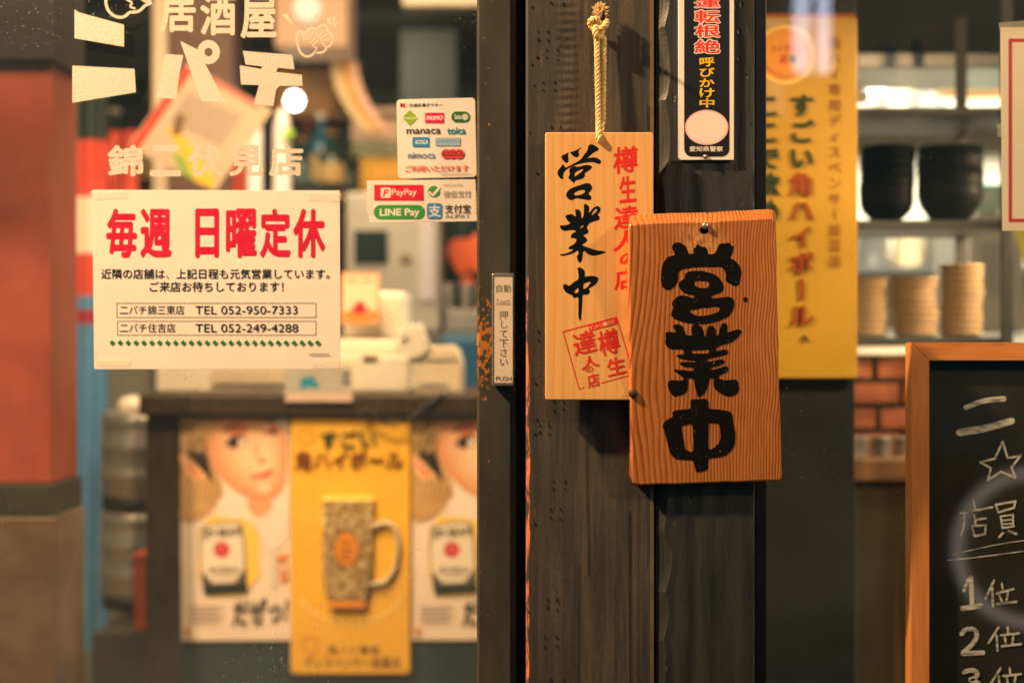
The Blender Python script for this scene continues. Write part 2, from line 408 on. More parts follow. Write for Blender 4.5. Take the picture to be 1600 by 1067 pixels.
def mat_stile():
    t = NT('bronze_painted_metal'); x, y, z = t.sep()
    base = t.ramp(t.noise(t.mapping((30, 30, 8)), 1, 4), [(.3, lin(60, 62, 56)), (.7, lin(82, 82, 74))])
    zb = t.math('SUBTRACT', 1.0, t.math('MINIMUM', t.math('MULTIPLY', t.math('ABSOLUTE', t.math('SUBTRACT', z, 1.243)), 11), 1.0))
    thr = t.math('ADD', t.noise(t.mapping((170, 170, 120)), 1, 4, .65), t.math('MULTIPLY', zb, .20))
    ed = t.math('MINIMUM', t.math('MULTIPLY', t.math('ABSOLUTE', x), 62), 1.0); thr = t.math('ADD', thr, t.math('MULTIPLY', t.math('SUBTRACT', ed, 1.0), .16))
    chip = t.ramp(thr, [(.66, 0.0), (.69, 1.0)])
    c = t.mix(chip, base, lin(196, 128, 58))
    scr = t.ramp(t.noise(t.mapping((60, 60, 60), rot=(0, .5, 0)), 1, 2), [(.78, 0.0), (.8, .4)]); c = t.mix(scr, c, lin(150, 120, 80))
    t.col(c); t.bump(chip, .2, .0006); t.p(.36, .1, .5); return t.m
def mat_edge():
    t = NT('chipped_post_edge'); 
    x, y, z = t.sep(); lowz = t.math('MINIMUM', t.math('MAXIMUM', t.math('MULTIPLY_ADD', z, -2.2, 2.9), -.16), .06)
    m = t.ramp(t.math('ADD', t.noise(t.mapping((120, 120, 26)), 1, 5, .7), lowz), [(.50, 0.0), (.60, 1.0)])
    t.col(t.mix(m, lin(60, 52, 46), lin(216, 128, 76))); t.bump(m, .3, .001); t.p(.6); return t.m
def mat_glass(name, reflection_haze, seed):
    t = NT(name); n = t.n; x, y, z = t.sep()
    tr = n.new('ShaderNodeBsdfTransparent'); tr.inputs[0].default_value = (.97, .985, .975, 1)
    gl = n.new('ShaderNodeBsdfGlossy'); gl.inputs['Roughness'].default_value = .01
    lw = n.new('ShaderNodeLayerWeight'); fz = t.math('MULTIPLY_ADD', t.math('POWER', lw.outputs['Facing'], 5.0), .85, .035)
    m1 = n.new('ShaderNodeMixShader'); t.link(fz, m1.inputs[0]); t.link(tr.outputs[0], m1.inputs[1]); t.link(gl.outputs[0], m1.inputs[2])
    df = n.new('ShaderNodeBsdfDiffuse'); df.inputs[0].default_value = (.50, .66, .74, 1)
    cl = t.ramp(t.noise(t.mapping((5, 5, 5), loc=(seed, 0, 0)), 1, 4), [(.50, 0.0), (.68, 1.0)])
    v = t.voro(t.mapping((230, 230, 230), loc=(seed, 0, 0)), 1); big = t.noise(t.mapping((150, 150, 150)), 1, 2)
    sp = t.math('MULTIPLY', t.ramp(v, [(.0, 1.0), (.15, 1.0), (.21, 0.0)]), t.ramp(big, [(.52, 0.0), (.58, 1.0)])); sp = t.math('MULTIPLY', sp, cl)
    ms = t.noise(t.mapping((700, 60, 700), rot=(0, .6, 0)), 1, 2); ms = t.ramp(ms, [(.74, 0.0), (.8, .5)]); ms = t.math('MULTIPLY', ms, cl)
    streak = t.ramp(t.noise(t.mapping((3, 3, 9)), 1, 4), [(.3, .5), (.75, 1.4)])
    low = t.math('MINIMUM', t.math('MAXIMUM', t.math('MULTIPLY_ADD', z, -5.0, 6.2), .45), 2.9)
    f = t.math('MULTIPLY', t.math('MULTIPLY', streak, low), reflection_haze)  # dust film plus a diffuse veil painting in the street's reflection, stronger low down
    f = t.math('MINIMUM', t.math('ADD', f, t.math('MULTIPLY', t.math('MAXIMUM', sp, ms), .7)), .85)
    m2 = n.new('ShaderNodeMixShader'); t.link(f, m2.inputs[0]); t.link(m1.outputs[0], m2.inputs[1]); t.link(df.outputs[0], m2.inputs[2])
    t.link(m2.outputs[0], t.o.inputs['Surface']); return t.m
def mat_paper(name, c):
    t = NT(name); n1 = t.noise(t.mapping((22, 22, 22)), 1, 4); 
    t.col(t.ramp(n1, [(.3, tuple(v * .95 for v in c[:3]) + (1,)), (.7, c)])); t.bump(t.noise(t.mapping((9, 9, 9)), 1, 2), .35, .005); t.p(.5, 0, .35); return t.m
def mat_paint():
    t = NT('black_brush_paint'); m = t.ramp(t.noise(t.mapping((330, 330, 260)), 1, 3, .6), [(.68, 0.0), (.71, 1.0)])
    sc = t.ramp(t.noise(t.mapping((120, 120, 26)), 1, 3), [(.62, 0.0), (.75, .35)])
    c = t.mix(sc, lin(13, 14, 14), lin(52, 56, 52)); t.col(t.mix(t.math('MULTIPLY', m, .55), c, lin(190, 140, 90)))
    t.bump(t.noise(t.mapping((140, 140, 60)), 1, 3), .3, .001); t.p(.42, 0, .4); return t.m
def mat_board():
    t = NT('blackboard_slate'); n1 = t.noise(t.mapping((8, 8, 5)), 1, 5, .6)
    t.col(t.ramp(n1, [(.3, lin(36, 40, 38)), (.72, lin(54, 56, 52))])); t.p(.035, 0, .5); return t.m
def mat_framewood(name, sx, sz):
    t = NT(name); g = t.noise(t.mapping((sx, 200, sz)), 1, 5, .6)
    c = t.ramp(g, [(.3, lin(186, 118, 58)), (.55, lin(206, 138, 72)), (.75, lin(214, 148, 82))])
    c = t.mix(t.ramp(t.noise(t.mapping((sx * .5, 120, sz * .5)), 1, 5, .7), [(.66, 0.0), (.7, .8)]), c, lin(80, 46, 22))
    t.col(c); t.bump(g, .2, .0008); t.p(.42, 0, .5, .1); return t.m
def mat_chalk():
    t = NT('chalk_marker'); m = t.noise(t.mapping((60, 60, 260), rot=(0, .22, 0)), 1, 3, .6)
    t.col(t.ramp(m, [(.36, lin(110, 116, 110)), (.56, lin(190, 194, 184))])); t.p(.7); return t.m
def mat_brick():
    t = NT('red_brick'); c = t.ramp(t.noise(t.mapping((30, 30, 30)), 1, 5), [(.3, lin(150, 84, 50)), (.7, lin(186, 112, 68))])
    t.col(c); t.bump(t.noise(t.mapping((90, 90, 90)), 1, 4), .5, .003); t.p(.75); return t.m
def mat_mug():
    t = NT('cut_glass_mug'); v = t.voro(t.mapping((78, 78, 78)), 1); w = t.noise(t.mapping((60, 60, 60)), 1, 3)
    t.col(t.ramp(t.math('ADD', v, t.math('MULTIPLY', w, .5)), [(.35, lin(214, 194, 146)), (.62, lin(184, 160, 110)), (.85, lin(150, 124, 80))])); t.bump(v, .8, .004); t.p(.25, 0, .5, .2); return t.m
def mat_vinyl():
    t = NT('frosted_vinyl'); m = t.noise(t.mapping((420, 420, 420)), 1, 3, .7)
    t.col(t.ramp(m, [(.35, lin(212, 205, 192)), (.65, lin(242, 235, 222))])); t.p(.55); 
    t.b.inputs['Alpha'].default_value = .93; return t.m
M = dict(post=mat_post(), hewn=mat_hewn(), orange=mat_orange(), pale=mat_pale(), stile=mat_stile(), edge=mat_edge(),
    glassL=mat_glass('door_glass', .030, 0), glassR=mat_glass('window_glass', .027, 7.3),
    paper=mat_paper('white_paper', lin(246, 242, 234)), cream=mat_paper('cream_paper', lin(236, 226, 206)), paint=mat_paint(), slate=mat_board(),
    fw_h=mat_framewood('chalkboard_rail_wood', 12, 260), fw_v=mat_framewood('chalkboard_stile_wood', 260, 12), chalk=mat_chalk(), brick=mat_brick(), vinyl=mat_vinyl())
M['black'] = pm('black_paint', lin(22, 25, 25), .2, 30, rough=.4)
M['hole'] = pm('dark_hole', lin(8, 8, 8), .1, rough=.9)
M['bead'] = pm('glazing_bead', lin(150, 132, 104), .2, 60, rough=.4)
M['rope'] = pm('hemp_rope', lin(240, 212, 156), .18, 260, rough=.8, bump=.5, bscale=900)
M['steel'] = pm('brushed_steel', lin(176, 174, 168), .1, 60, (1, 1, 8), rough=.30, metal=.75)
M['rack'] = pm('dull_rack_steel', lin(92, 92, 88), .15, 40, rough=.5, metal=.5)
M['iron'] = pm('rusty_iron', lin(74, 62, 52), .3, 300, rough=.6, metal=.5, bump=.5, bscale=800)
M['red'] = pm('red_wall_paint', lin(148, 70, 50), .26, 6, rough=.5)
M['darkred'] = pm('brown_red_paint', lin(122, 62, 46), .1, 8, rough=.5)
M['dwood'] = pm('dark_counter_wood', lin(60, 46, 32), .35, 14, (6, 6, 1), rough=.45, bump=.3, bscale=60)
M['mwood'] = pm('mid_brown_wood', lin(124, 92, 58), .25, 14, (1, 1, 8), rough=.5, bump=.25)
M['dwall'] = pm('dark_teal_wall', lin(26, 42, 42), .25, 5, rough=.6)
M['cwall'] = pm('cream_kitchen_wall', lin(226, 220, 200), .06, 6, rough=.5)
M['plastic'] = pm('ivory_plastic', lin(232, 222, 200), .04, 20, rough=.38, bump=.05)
M['grey'] = pm('grey_plastic', lin(176, 174, 168), .06, 20, rough=.4, bump=.05)
M['screen'] = pm('dark_screen', lin(38, 52, 52), .1, 6, rough=.15, bump=0)
M['yellow'] = pm('yellow_enamel', lin(240, 186, 62), .05, 10, rough=.30, bump=.05, coat=.3)
M['blue'] = pm('blue_cloth', lin(76, 128, 176), .12, 40, rough=.8)
M['dblue'] = pm('deep_blue_plastic', lin(26, 92, 136), .15, 12, rough=.45)
M['orangep'] = pm('orange_plastic', lin(226, 98, 50), .08, 12, rough=.45)
M['cup'] = pm('cream_stoneware', lin(224, 196, 150), .08, 60, rough=.42)
M['bowl'] = pm('black_lacquer', lin(6, 8, 9), .2, 30, rough=.55, spec=.12)
M['gold'] = pm('gold_lacquer', lin(150, 112, 60), .1, 30, rough=.3)
M['tape'] = pm('clear_tape', lin(250, 240, 220), .1, 80, rough=.15, bump=.8, bscale=170); M['tape'].node_tree.nodes['Principled BSDF'].inputs['Alpha'].default_value = .30

# ------------------------------------------------------------------ the setting
def structure(name, mb, m): return tag(mb.build(name, m), kind='structure')
asphalt = pm('asphalt', lin(66, 66, 64), .25, 60, rough=.8, bump=.5)
structure('ground', MB().box(-14, 14, -14, -.12, -.2, 0), asphalt)
structure('floor', MB().box(-3.6, 3.6, -.12, 6.2, -.2, -.004), pm('interior_floor', lin(104, 84, 60), .2, 8, rough=.4))
structure('ceiling', MB().box(-3.6, 3.6, .1, 6.2, 2.62, 2.7), pm('interior_ceiling', lin(52, 50, 46), .15, 5, rough=.7))
def wall(name, mb, m, label): return tag(mb.build(name, m, origin=(mb.v[0])), label, 'wall')
wall('back_wall', MB().box(-3.6, .28, 6.0, 6.1, 0, 2.62), M['dwall'], 'dark teal wall far back in the bar room')
wall('kitchen_wall', MB().box(.56, 3.4, 3.4, 3.5, 0, 2.62), M['cwall'], 'bright cream kitchen wall behind the steel shelf')
wall('partition_wall', MB().box(.30, .36, 1.9, 5.9, 0, 2.62), M['dwall'], 'dark partition between the bar and the kitchen')
wall('side_wall', MB().box(-3.6, -3.5, .2, 5.9, 0, 2.62), M['dwall'], 'dark side wall at the far left of the room')
wall('side_wall', MB().box(3.45, 3.55, .2, 5.9, 0, 2.62), M['cwall'], 'pale side wall at the far right of the kitchen')

# ------------------------------------------------------------------ sliding door on the left
G = Flat(-.0005)                               # outer glass face is y = 0
t = thing('sliding_door', P(780, 533, -.03) * 1, 'dark metal sliding glass door carrying white shop lettering', 'door')
t.location.z = 0
a = P(745, 0, -.03).x; b = P(824, 0, -.03).x; gx0 = -1.35
prof = [(a, .012), (a, -.024), (a + .003, -.030), (a + .040, -.031), (a + .047, -.027), (a + .051, -.010), (b, -.006), (b, .012)]
mb = MB(); rows = [[Vector((x, y, z)) for x, y in prof] for z in (0, .5, 1, 1.5, 2.3)]
mb.grid(rows, None, False, True); mb.poly([rows[0]]); mb.poly([rows[-1]])
st = bpy.data.objects.new('x', None)
o = mb.build('stile', M['stile'], None, origin=((a + b) / 2, 0, 0)); o.parent = t; o.location = Vector(((a + b) / 2, 0, 0)) - t.location
bpy.data.objects.remove(st)
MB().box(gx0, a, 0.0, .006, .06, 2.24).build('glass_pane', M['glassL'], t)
MB().box(gx0, a, -.02, .02, .0, .06).build('bottom_rail', M['stile'], t)
MB().box(gx0, a, -.02, .02, 2.24, 2.3).build('top_rail', M['stile'], t)
# lettering cut from pale vinyl
p = Print(G, .0006, .00002); V = M['vinyl']
for i, ch in enumerate('居酒屋'): p.text(ch, 250 + i * 63, -12 + i * 2, 306 + i * 63, 51 + i * 5, V, .034)
A = (0, 0, 3.5575); B = (350, 0, 3.556)
p.shape([(415, 55), (440, 72), (690, 140), (690, 262), (415, 215)], V, sc=A); p.shape([(403, 367), (748, 385), (756, 515), (403, 573)], V, sc=A)
p.shape([(918, 302), (1020, 310), (1000, 400), (980, 555), (868, 543), (900, 420)], V, sc=A)
p.shape([(1003, 230), (1096, 276), (1110, 320), (1140, 355), (1250, 568), (1118, 563), (1060, 400)], V, sc=A)
p.ell(1160 / 3.5575, 292 / 3.5575, 63 / 3.5575, 67 / 3.5575, V, .36)
p.shape([(105, 285), (380, 308), (392, 388), (300, 378), (290, 402), (432, 418), (437, 480), (310, 478), (290, 500), (275, 590), (165, 582), (195, 475), (95, 472), (88, 365), (205, 385), (215, 372), (120, 360)], V, sc=B)
for ch, x0, x1 in (('錦', 168, 224), ('二', 234, 283), ('伏', 294, 347), ('見', 358, 412), ('店', 420, 474)): p.text(ch, x0, 227, x1, 276, V, .040)
p.build('lettering', None, t)
p = Print(G, .0006, .00002); H = (380, 0, 4.21)
p.stroke([(358, 300), (350, 240), (362, 208), (385, 205), (392, 240), (410, 215), (440, 185), (470, 188), (478, 205), (500, 175), (528, 163), (552, 185), (556, 210), (580, 225), (588, 262), (578, 300), (550, 312), (535, 342), (500, 352), (470, 345), (448, 372), (410, 376), (375, 350), (358, 300)], 15, V, H, 2)
for q in ([(392, 240), (398, 262)], [(440, 200), (408, 262)], [(470, 200), (425, 265)], [(482, 245), (440, 285)], [(490, 270), (460, 300)], [(478, 205), (490, 245)], [(530, 200), (500, 240)], [(556, 225), (515, 250)], [(575, 255), (530, 270)], [(470, 345), (490, 318), (462, 310)], [(500, 235), (520, 290), (545, 312)]): p.stroke(q, 8, V, H)
for q in ([(258, 100), (290, 92), (330, 158), (312, 160)], [(325, 100), (338, 98), (330, 140)], [(345, 100), (358, 100), (350, 142)], [(470, 95), (487, 95), (474, 145), (464, 145)], [(503, 97), (518, 97), (490, 148), (480, 148)], [(553, 120), (578, 118), (572, 165), (556, 160)], [(590, 118), (612, 120), (585, 175)], [(600, 165), (628, 150), (600, 185)]): p.shape(q, V, sc=H)
p.stroke([(590, 20), (600, 60), (630, 90), (665, 102), (700, 95), (720, 70), (760, 72), (790, 55), (805, 35), (838, 22)], 16, V, A, 2)
p.stroke([(705, 0), (740, 20), (720, 40), (750, 50)], 12, V, A); p.stroke([(780, -10), (810, 15), (835, 8)], 14, V, A); p.stroke([(590, 20), (592, -10)], 16, V, A)
p.build('clapping_hands_mark', None, t)

# ------------------------------------------------------------------ window on the right
t = thing('shop_window', Vector((P(1190, 0, 0).x, 0, 0)), 'large fixed window pane in a thin black frame right of the posts', 'window')
a = P(1180, 0, -.02).x; b = P(1195.5, 0, -.005).x
MB().box(a, b - .001, -.02, .03, 0, 2.3).build('frame', M['black'], t, bevel=.001)
MB().box(b - .001, b + .0008, -.009, .012, .02, 2.28).build('glazing_bead', M['bead'], t)
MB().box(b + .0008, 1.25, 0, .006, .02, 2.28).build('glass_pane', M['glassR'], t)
tag(MB().box(-1.4, 1.3, -.05, .09, 2.3, 2.62).build('lintel', M['dwood'], origin=(0, 0, 2.3)), 'dark wooden lintel beam over the door and window', 'beam')

# ------------------------------------------------------------------ posts
YP = -.07
x0 = P(822, 0, YP).x; x1 = P(1024, 0, YP).x
t = thing('wooden_post', Vector(((x0 + x1) / 2, 0, 0)), 'weathered brown square timber post with saw marks and staple holes', 'post')
mb = MB(); rz = random.Random(2); rows = []
for k in range(116):
    z = 2.3 * k / 115
    ch = .0022 + .0026 * max(0, math.sin(z * 7.3) * .5 + rz.uniform(-.4, .6))
    rows.append([(x0, .085, z), (x0, YP + ch * 1.2, z), (x0 + ch, YP + .0002, z), (x1 - .006, YP + .0002, z), (x1 - .002, YP + .004, z), (x1, YP + .012, z), (x1, .085, z)])
mb.grid([[Vector(q) for q in r[2:4]] for r in rows], M['post'], False)
mb.grid([[Vector(q) for q in r[0:2]] for r in rows], M['post'], False); mb.grid([[Vector(q) for q in r[5:7]] for r in rows], M['post'], False)
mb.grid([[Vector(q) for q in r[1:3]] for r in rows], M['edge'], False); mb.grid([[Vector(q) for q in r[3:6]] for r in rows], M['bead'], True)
mb.face([rows[-1][0], rows[-1][6], rows[-1][5], rows[-1][3], rows[-1][2], rows[-1][1]], M['post'])
mb.face([rows[0][0], rows[0][6], rows[0][5], rows[0][3], rows[0][2], rows[0][1]], M['post'])
post_mb = mb; p = Print(Flat(YP), .00035, .000003); p.v, p.f, p.fm, p.mats, p.smooth = mb.v, mb.f, mb.fm, mb.mats, mb.smooth
r = random.Random(11)
HB = pm('staple_hole_black', lin(6, 6, 6), .1, rough=.9)
for i in range(24):
    if r.random() < .25: continue
    y = -8 + i * 48 + r.uniform(-16, 16); x = r.choice((845, 852, 858, 862)) + r.uniform(-4, 4)
    for dx in (0, r.uniform(14, 20)):
        for dy in (0, r.uniform(11, 16)):
            h = r.uniform(1.8, 3.6); w = r.uniform(1.2, 1.9)
            p.shape([(x + dx - w, y + dy - h), (x + dx + w * .7, y + dy - h * .7), (x + dx + w, y + dy + h), (x + dx - w * .5, y + dy + h * .8)], HB)
    if r.random() < .8: p.ell(r.uniform(826, 840), y + r.uniform(0, 40), r.uniform(1, 2.4), r.uniform(1.2, 3), HB)
p.stroke([(1012, 165), (1013, 205)], 1.6, HB); p.stroke([(917, 690), (920, 900)], 1.2, HB); p.stroke([(984, 800), (985, 1080)], 1.6, HB); p.stroke([(905, 880), (903, 1080)], 1.0, HB); p.stroke([(997, 770), (997, 1080)], 1.0, HB)
p.build('timber', None, t)

YH = -.0715
hx0 = P(1026, 0, YH).x; hx1 = P(1182, 0, YH).x
mb = MB(); rows = []; r = random.Random(21); N = 400
def scallops(seed, lo, hi, amp): # irregular adze cuts along an edge
    rr = random.Random(seed); cuts = []; zz = -.02
    while zz < 2.35: l = rr.uniform(lo, hi); cuts.append((zz, l, rr.uniform(.35, 1) * amp, rr.uniform(.6, 1.6))); zz += l
    def f(z):
        for a, l, h, e in cuts:
            if a <= z < a + l: return h * math.sin(PI * ((z - a) / l) ** e) ** .7
        return 0
    return f
sl = scallops(3, .03, .10, .0085); sr = scallops(9, .04, .13, .0105)
for k in range(N + 1):
    z = 2.3 * k / N
    bl = .008 + sl(z) + .0025 * math.sin(z * 21)
    br = .003 + sr(z) * (1 if z > 1.2 else .25)
    row = [(hx0, .05, z), (hx0, YH + .008, z), (hx0 + bl * .55, YH + .0044, z), (hx0 + bl, YH, z)]
    for j in range(1, 12): row.append((hx0 + bl + (hx1 - hx0 - bl - br) * j / 12, YH - .0004 * math.sin(j * 1.9 + z * 3), z))
    row += [(hx1 - br, YH, z), (hx1 - br * .5, YH + .006, z), (hx1, YH + .012, z), (hx1, .05, z)]
    rows.append([Vector(q) for q in row])
mb.grid(rows, M['hewn'], False); mb.poly([rows[0]]); mb.poly([rows[-1]])
tag(mb.build('hewn_post', M['hewn'], origin=((hx0 + hx1) / 2, 0, 0)), 'black stained timber post with hand-hewn wavy edges', 'post')

# ------------------------------------------------------------------ touch switch on the door stile
SW = Flat(-.046)
t = thing('touch_switch', P(786, 604, -.04), 'slim grey metal push switch with white label on the door stile', 'switch')
mb = MB(); slab(mb, rrect(768.5, 427, 803.5, 603, 3), SW, .014, M['steel'], 1.5); mb.build('housing', M['steel'], t)
p = Print(SW, .0003, .00003); p.rect(772.5, 433, 801, 598, M['cream'], 2); G1 = ink('switch_grey', 92, 92, 84)
p.text('自動', 775.5, 445, 798.5, 457, G1, .01); p.text('Touch', 775, 468, 797, 474, G1); p.rect(775, 475, 798, 476.2, G1)
p.vtext('押して下さい', 787, 485, 15, 14.6, G1, 0.0); p.text('PUSH', 775, 588, 799, 595, G1)
p.build('label_plate', None, t)

# ------------------------------------------------------------------ plaque hanging on a rope
PY = -.097; PL = Flat(PY)
t = thing('hanging_plaque', P(935, 625, PY), 'pale wooden open-for-business plaque with black brush letters, hanging on the rope', 'sign')
hole = [(935 + 3.2 * math.cos(a * PI / 6), 219 + 3.6 * math.sin(a * PI / 6)) for a in range(12)]
mb = MB(); slab(mb, rrect(852, 207, 1021, 625, 4), PL, .011, M['pale'], 1.5, hole, M['hole']); mb.build('board', None, t)
BK = pm('black_sign_lacquer', lin(16, 20, 18), .15, 60, rough=.3, bump=.1); RD = pm('red_sign_lacquer', lin(226, 52, 42), .06, 60, rough=.4, bump=.05)
p = Print(PL, .00012, .00001); Z1 = (840, 200, 4.85); Z2 = (840, 390, 8.206)
sh = lambda pts, holes=(), sc=Z1: p.shape(pts, BK, holes, 1, .12, sc)
sh([(175, 215), (200, 203), (243, 182), (228, 207), (237, 245), (222, 272), (195, 250)])
sh([(243, 182), (275, 178), (302, 163), (342, 143), (306, 174), (317, 205), (300, 227), (275, 217), (255, 200)])
sh([(383, 135), (410, 120), (468, 155), (457, 172), (420, 190), (372, 233), (400, 226), (440, 223), (477, 243), (484, 262), (465, 277), (425, 260), (400, 260), (340, 267), (290, 282), (240, 302), (207, 325), (190, 360), (197, 387), (180, 390), (153, 362), (150, 325), (185, 288), (183, 278), (202, 283), (208, 305), (250, 283), (320, 248), (350, 208), (380, 168)])
sh([(238, 310), (275, 288), (310, 298), (360, 280), (400, 283), (414, 295), (400, 317), (350, 347), (362, 360), (345, 384), (315, 392), (282, 402), (277, 424), (262, 407), (240, 387), (230, 375), (245, 358)], [[(285, 337), (335, 312), (350, 315), (325, 340), (300, 357), (280, 372), (281, 350)]])
sh([(223, 485), (250, 458), (320, 433), (390, 413), (418, 450), (400, 480), (382, 500), (410, 520), (402, 552), (340, 540), (290, 532), (260, 550), (235, 542), (213, 515)], [[(280, 490), (330, 468), (366, 474), (345, 502), (290, 514), (274, 506)]])
sh([(353, 568), (387, 590), (392, 610), (386, 652), (425, 600), (460, 590), (480, 610), (472, 640), (452, 656), (472, 675), (467, 697), (430, 707), (390, 722), (370, 757), (388, 782), (377, 802), (340, 814), (372, 836), (377, 852), (360, 872), (335, 882), (345, 893), (400, 913), (450, 928), (500, 933), (522, 940), (480, 957), (420, 970), (380, 957), (345, 922), (340, 990), (325, 1028), (303, 1006), (296, 968), (310, 960), (308, 925), (270, 950), (230, 962), (180, 972), (163, 955), (200, 957), (260, 933), (272, 917), (238, 922), (233, 903), (280, 878), (290, 860), (298, 842), (265, 832), (248, 837), (260, 798), (298, 785), (270, 772), (235, 777), (200, 782), (176, 767), (166, 738), (215, 738), (253, 723), (228, 705), (208, 670), (225, 657), (265, 652), (290, 678), (287, 640), (283, 618), (310, 618), (327, 630), (332, 690), (349, 670), (351, 620)],
   [[(405, 668), (440, 640), (455, 618), (440, 612), (415, 640)], [(322, 752), (345, 735), (350, 742), (325, 765)]])
sh([(510, 230), (545, 228), (592, 255), (607, 290), (600, 350), (640, 340), (720, 336), (772, 353), (778, 390), (747, 442), (690, 482), (652, 502), (672, 530), (667, 557), (630, 582), (600, 574), (576, 582), (573, 680), (566, 780), (561, 860), (552, 925), (545, 907), (524, 877), (524, 760), (524, 690), (524, 607), (490, 617), (453, 617), (446, 582), (400, 572), (350, 537), (328, 490), (328, 453), (358, 436), (385, 460), (410, 464), (460, 418), (524, 383), (527, 330), (518, 280)],
   [[(466, 540), (500, 503), (524, 488), (524, 547), (490, 562)], [(595, 433), (640, 418), (684, 410), (667, 447), (620, 497), (583, 507), (585, 460)]], Z2)
p.build('brush_lettering', None, t)
p = Print(PL, .00012, .000008)
for ch, x0, x1, y0, y1 in (('樽', 957, 998, 229, 271), ('生', 966, 994, 275, 317), ('達', 958, 998, 322, 358), ('人', 956, 996, 360, 392), ('の', 968, 996, 395, 414), ('店', 958, 998, 420, 452)):
    p.text(ch, x0, y0, x1, y1, RD, .032, .12, -.10)
C = (870, 480, 7.115); sq = [(68, 275), (660, 108), (850, 735), (245, 910)]
def seg(a, b, w): p.stroke([a, b], w, RD, C)
seg((68, 275), (660, 112), 14); seg((72, 280), (248, 905), 11); seg((248, 908), (305, 890), 9); seg((495, 842), (850, 745), 12); seg((665, 115), (850, 735), 11)
p.shape([(345, 200), (660, 108), (685, 180), (365, 270)], RD, sc=C)
SW2 = pm('stamp_cream', lin(240, 206, 150), .05, rough=.4)
for i, ch in enumerate('サントリー認定'): 
    x = 870 + (378 + i * 40) / 7.115; y = 480 + (232 - i * 12) / 7.115; p.text(ch, x - 2.6, y - 3.2, x + 2.6, y + 3.2, SW2, 0.0, 0, -.27)
for ch, cx, cy, w, h in (('達', 305, 395, 270, 250), ('人', 362, 610, 210, 140), ('の', 362, 688, 82, 66), ('店', 405, 812, 150, 150), ('樽', 575, 385, 240, 280), ('生', 655, 655, 215, 195)):
    x = 870 + cx / 7.115; y = 480 + cy / 7.115; w /= 14.23; h /= 14.23; p.text(ch, x - w, y - h, x + w, y + h, RD, .020, .08, -.24)
p.build('red_lettering', None, t)
# rope with knot and frayed end
RY = -.083
t = thing('rope', P(935, 40, RY), 'knotted pale hemp rope with a frayed end hanging on the brown post', 'rope')
mb = MB()
def lay(mb, path, R, r, turns, ph0=0, n=3, seg=6):
    pts = [Vector(q) for q in path]; m = len(pts)
    for k in range(n):
        out = []
        for i, q in enumerate(pts):
            tg = (pts[min(i + 1, m - 1)] - pts[max(i - 1, 0)]).normalized(); u = tg.cross(Vector((0, 1, 0))).normalized() if abs(tg.y) < .95 else Vector((1, 0, 0)); w = tg.cross(u)
            a = ph0 + 2 * PI * (k / n + turns * i / (m - 1)); out.append(q + (u * math.cos(a) + w * math.sin(a)) * R)
        mb.tube(out, r, M['rope'], seg)
def line(a, b, n): return [a + (b - a) * (i / n) for i in range(n + 1)]
lay(mb, line(P(932.5, 58, RY), P(935, 190, RY - .004), 90) + line(P(935, 190, RY - .004), P(935.5, 218, PY - .004), 16)[1:] + [P(935.2, 221, PY + .004)], .0019, .00175, 8)
lay(mb, line(P(943.5, 58, RY + .003), P(942, 190, RY), 90) + line(P(942, 190, RY), P(938, 216, PY - .0005), 14)[1:], .0019, .00175, 7.5, .8)
r = random.Random(4)
for i in range(60):
    y = r.uniform(60, 210); q = P(938 + r.choice((-1, 1)) * r.uniform(3, 5.5), y, RY - .002); d = Vector((r.uniform(-.006, .006), r.uniform(-.004, .0), r.uniform(-.004, .006)))
    mb.tube([q, q + d * .6 + Vector((0, 0, .001)), q + d], .00011, M['rope'], 4, False)
mb.build('cord', None, t)
mb = MB()
kc = P(935, 42, RY - .003)
kn = []
for i in range(120):
    a = 2 * PI * i / 119; kn.append(kc + Vector(((math.sin(a) + 1.6 * math.sin(2 * a)) * .0040, (-math.sin(3 * a)) * .0040, (math.cos(a) - 1.5 * math.cos(2 * a)) * .0050)))
lay(mb, kn, .0020, .0022, 9)
mb.build('knot', None, t)
mb = MB()
for i in range(170):
    a = r.uniform(-1, 1); q0 = kc + Vector((r.uniform(-.003, .003), r.uniform(-.003, .003), .006)); q2 = P(938 + a * 13 + r.uniform(-2, 2), 4 + abs(a) * 10 + r.uniform(-4, 12), RY - .004 + r.uniform(-.006, .006)); q1 = (q0 + q2) / 2 + Vector((-a * .002, 0, .003))
    mb.tube([q0, q1, q2], [.0008, .0006, .0003], M['rope'], 4, False)
mb.build('frayed_end', None, t)
mb = MB(); mb.lathe([(.0016, -.03), (.0016, -.002), (.0035, -.002), (.003, .0005), (0, .001)], (kc.x + .004, -.098, kc.z + .007), M['iron'], 12, 'y'); 
tag(mb.build('nail', M['iron'], origin=(kc.x + .004, -.07, kc.z + .007)), 'iron nail in the post carrying the rope knot', 'nail')

# ------------------------------------------------------------------ nailed orange board
nb = (0, -1, -.135); BP = Tilt(1100, 345, -.128, nb)
t = thing('open_sign_board', P(1103, 755, -.16), 'thick orange wooden sign board with bold black open-for-business letters', 'sign')
ol = [(984, 349), (1040, 346), (1100, 345), (1160, 342), (1206, 339), (1213, 344), (1215, 450), (1217, 560), (1220, 660), (1222.5, 745), (1219, 752), (1150, 754), (1060, 757), (993, 758.5), (986, 752), (985, 660), (984, 560), (982, 450), (981.5, 356)]
ol = chaikin(dense(ol, 14, .55), 1)
def bk(x, y): return (x + (5 if x > 1190 else 0) + (3 if x < 1000 and y < 420 else 0), y - (11 if y < 360 else 0))
hole = [(1100 + 7 * math.cos(a * PI / 7), 360 + 6.2 * math.sin(a * PI / 7)) for a in range(14)]
mb = MB(); slab(mb, ol, BP, .026, M['orange'], 3.2, hole, M['hole']); 
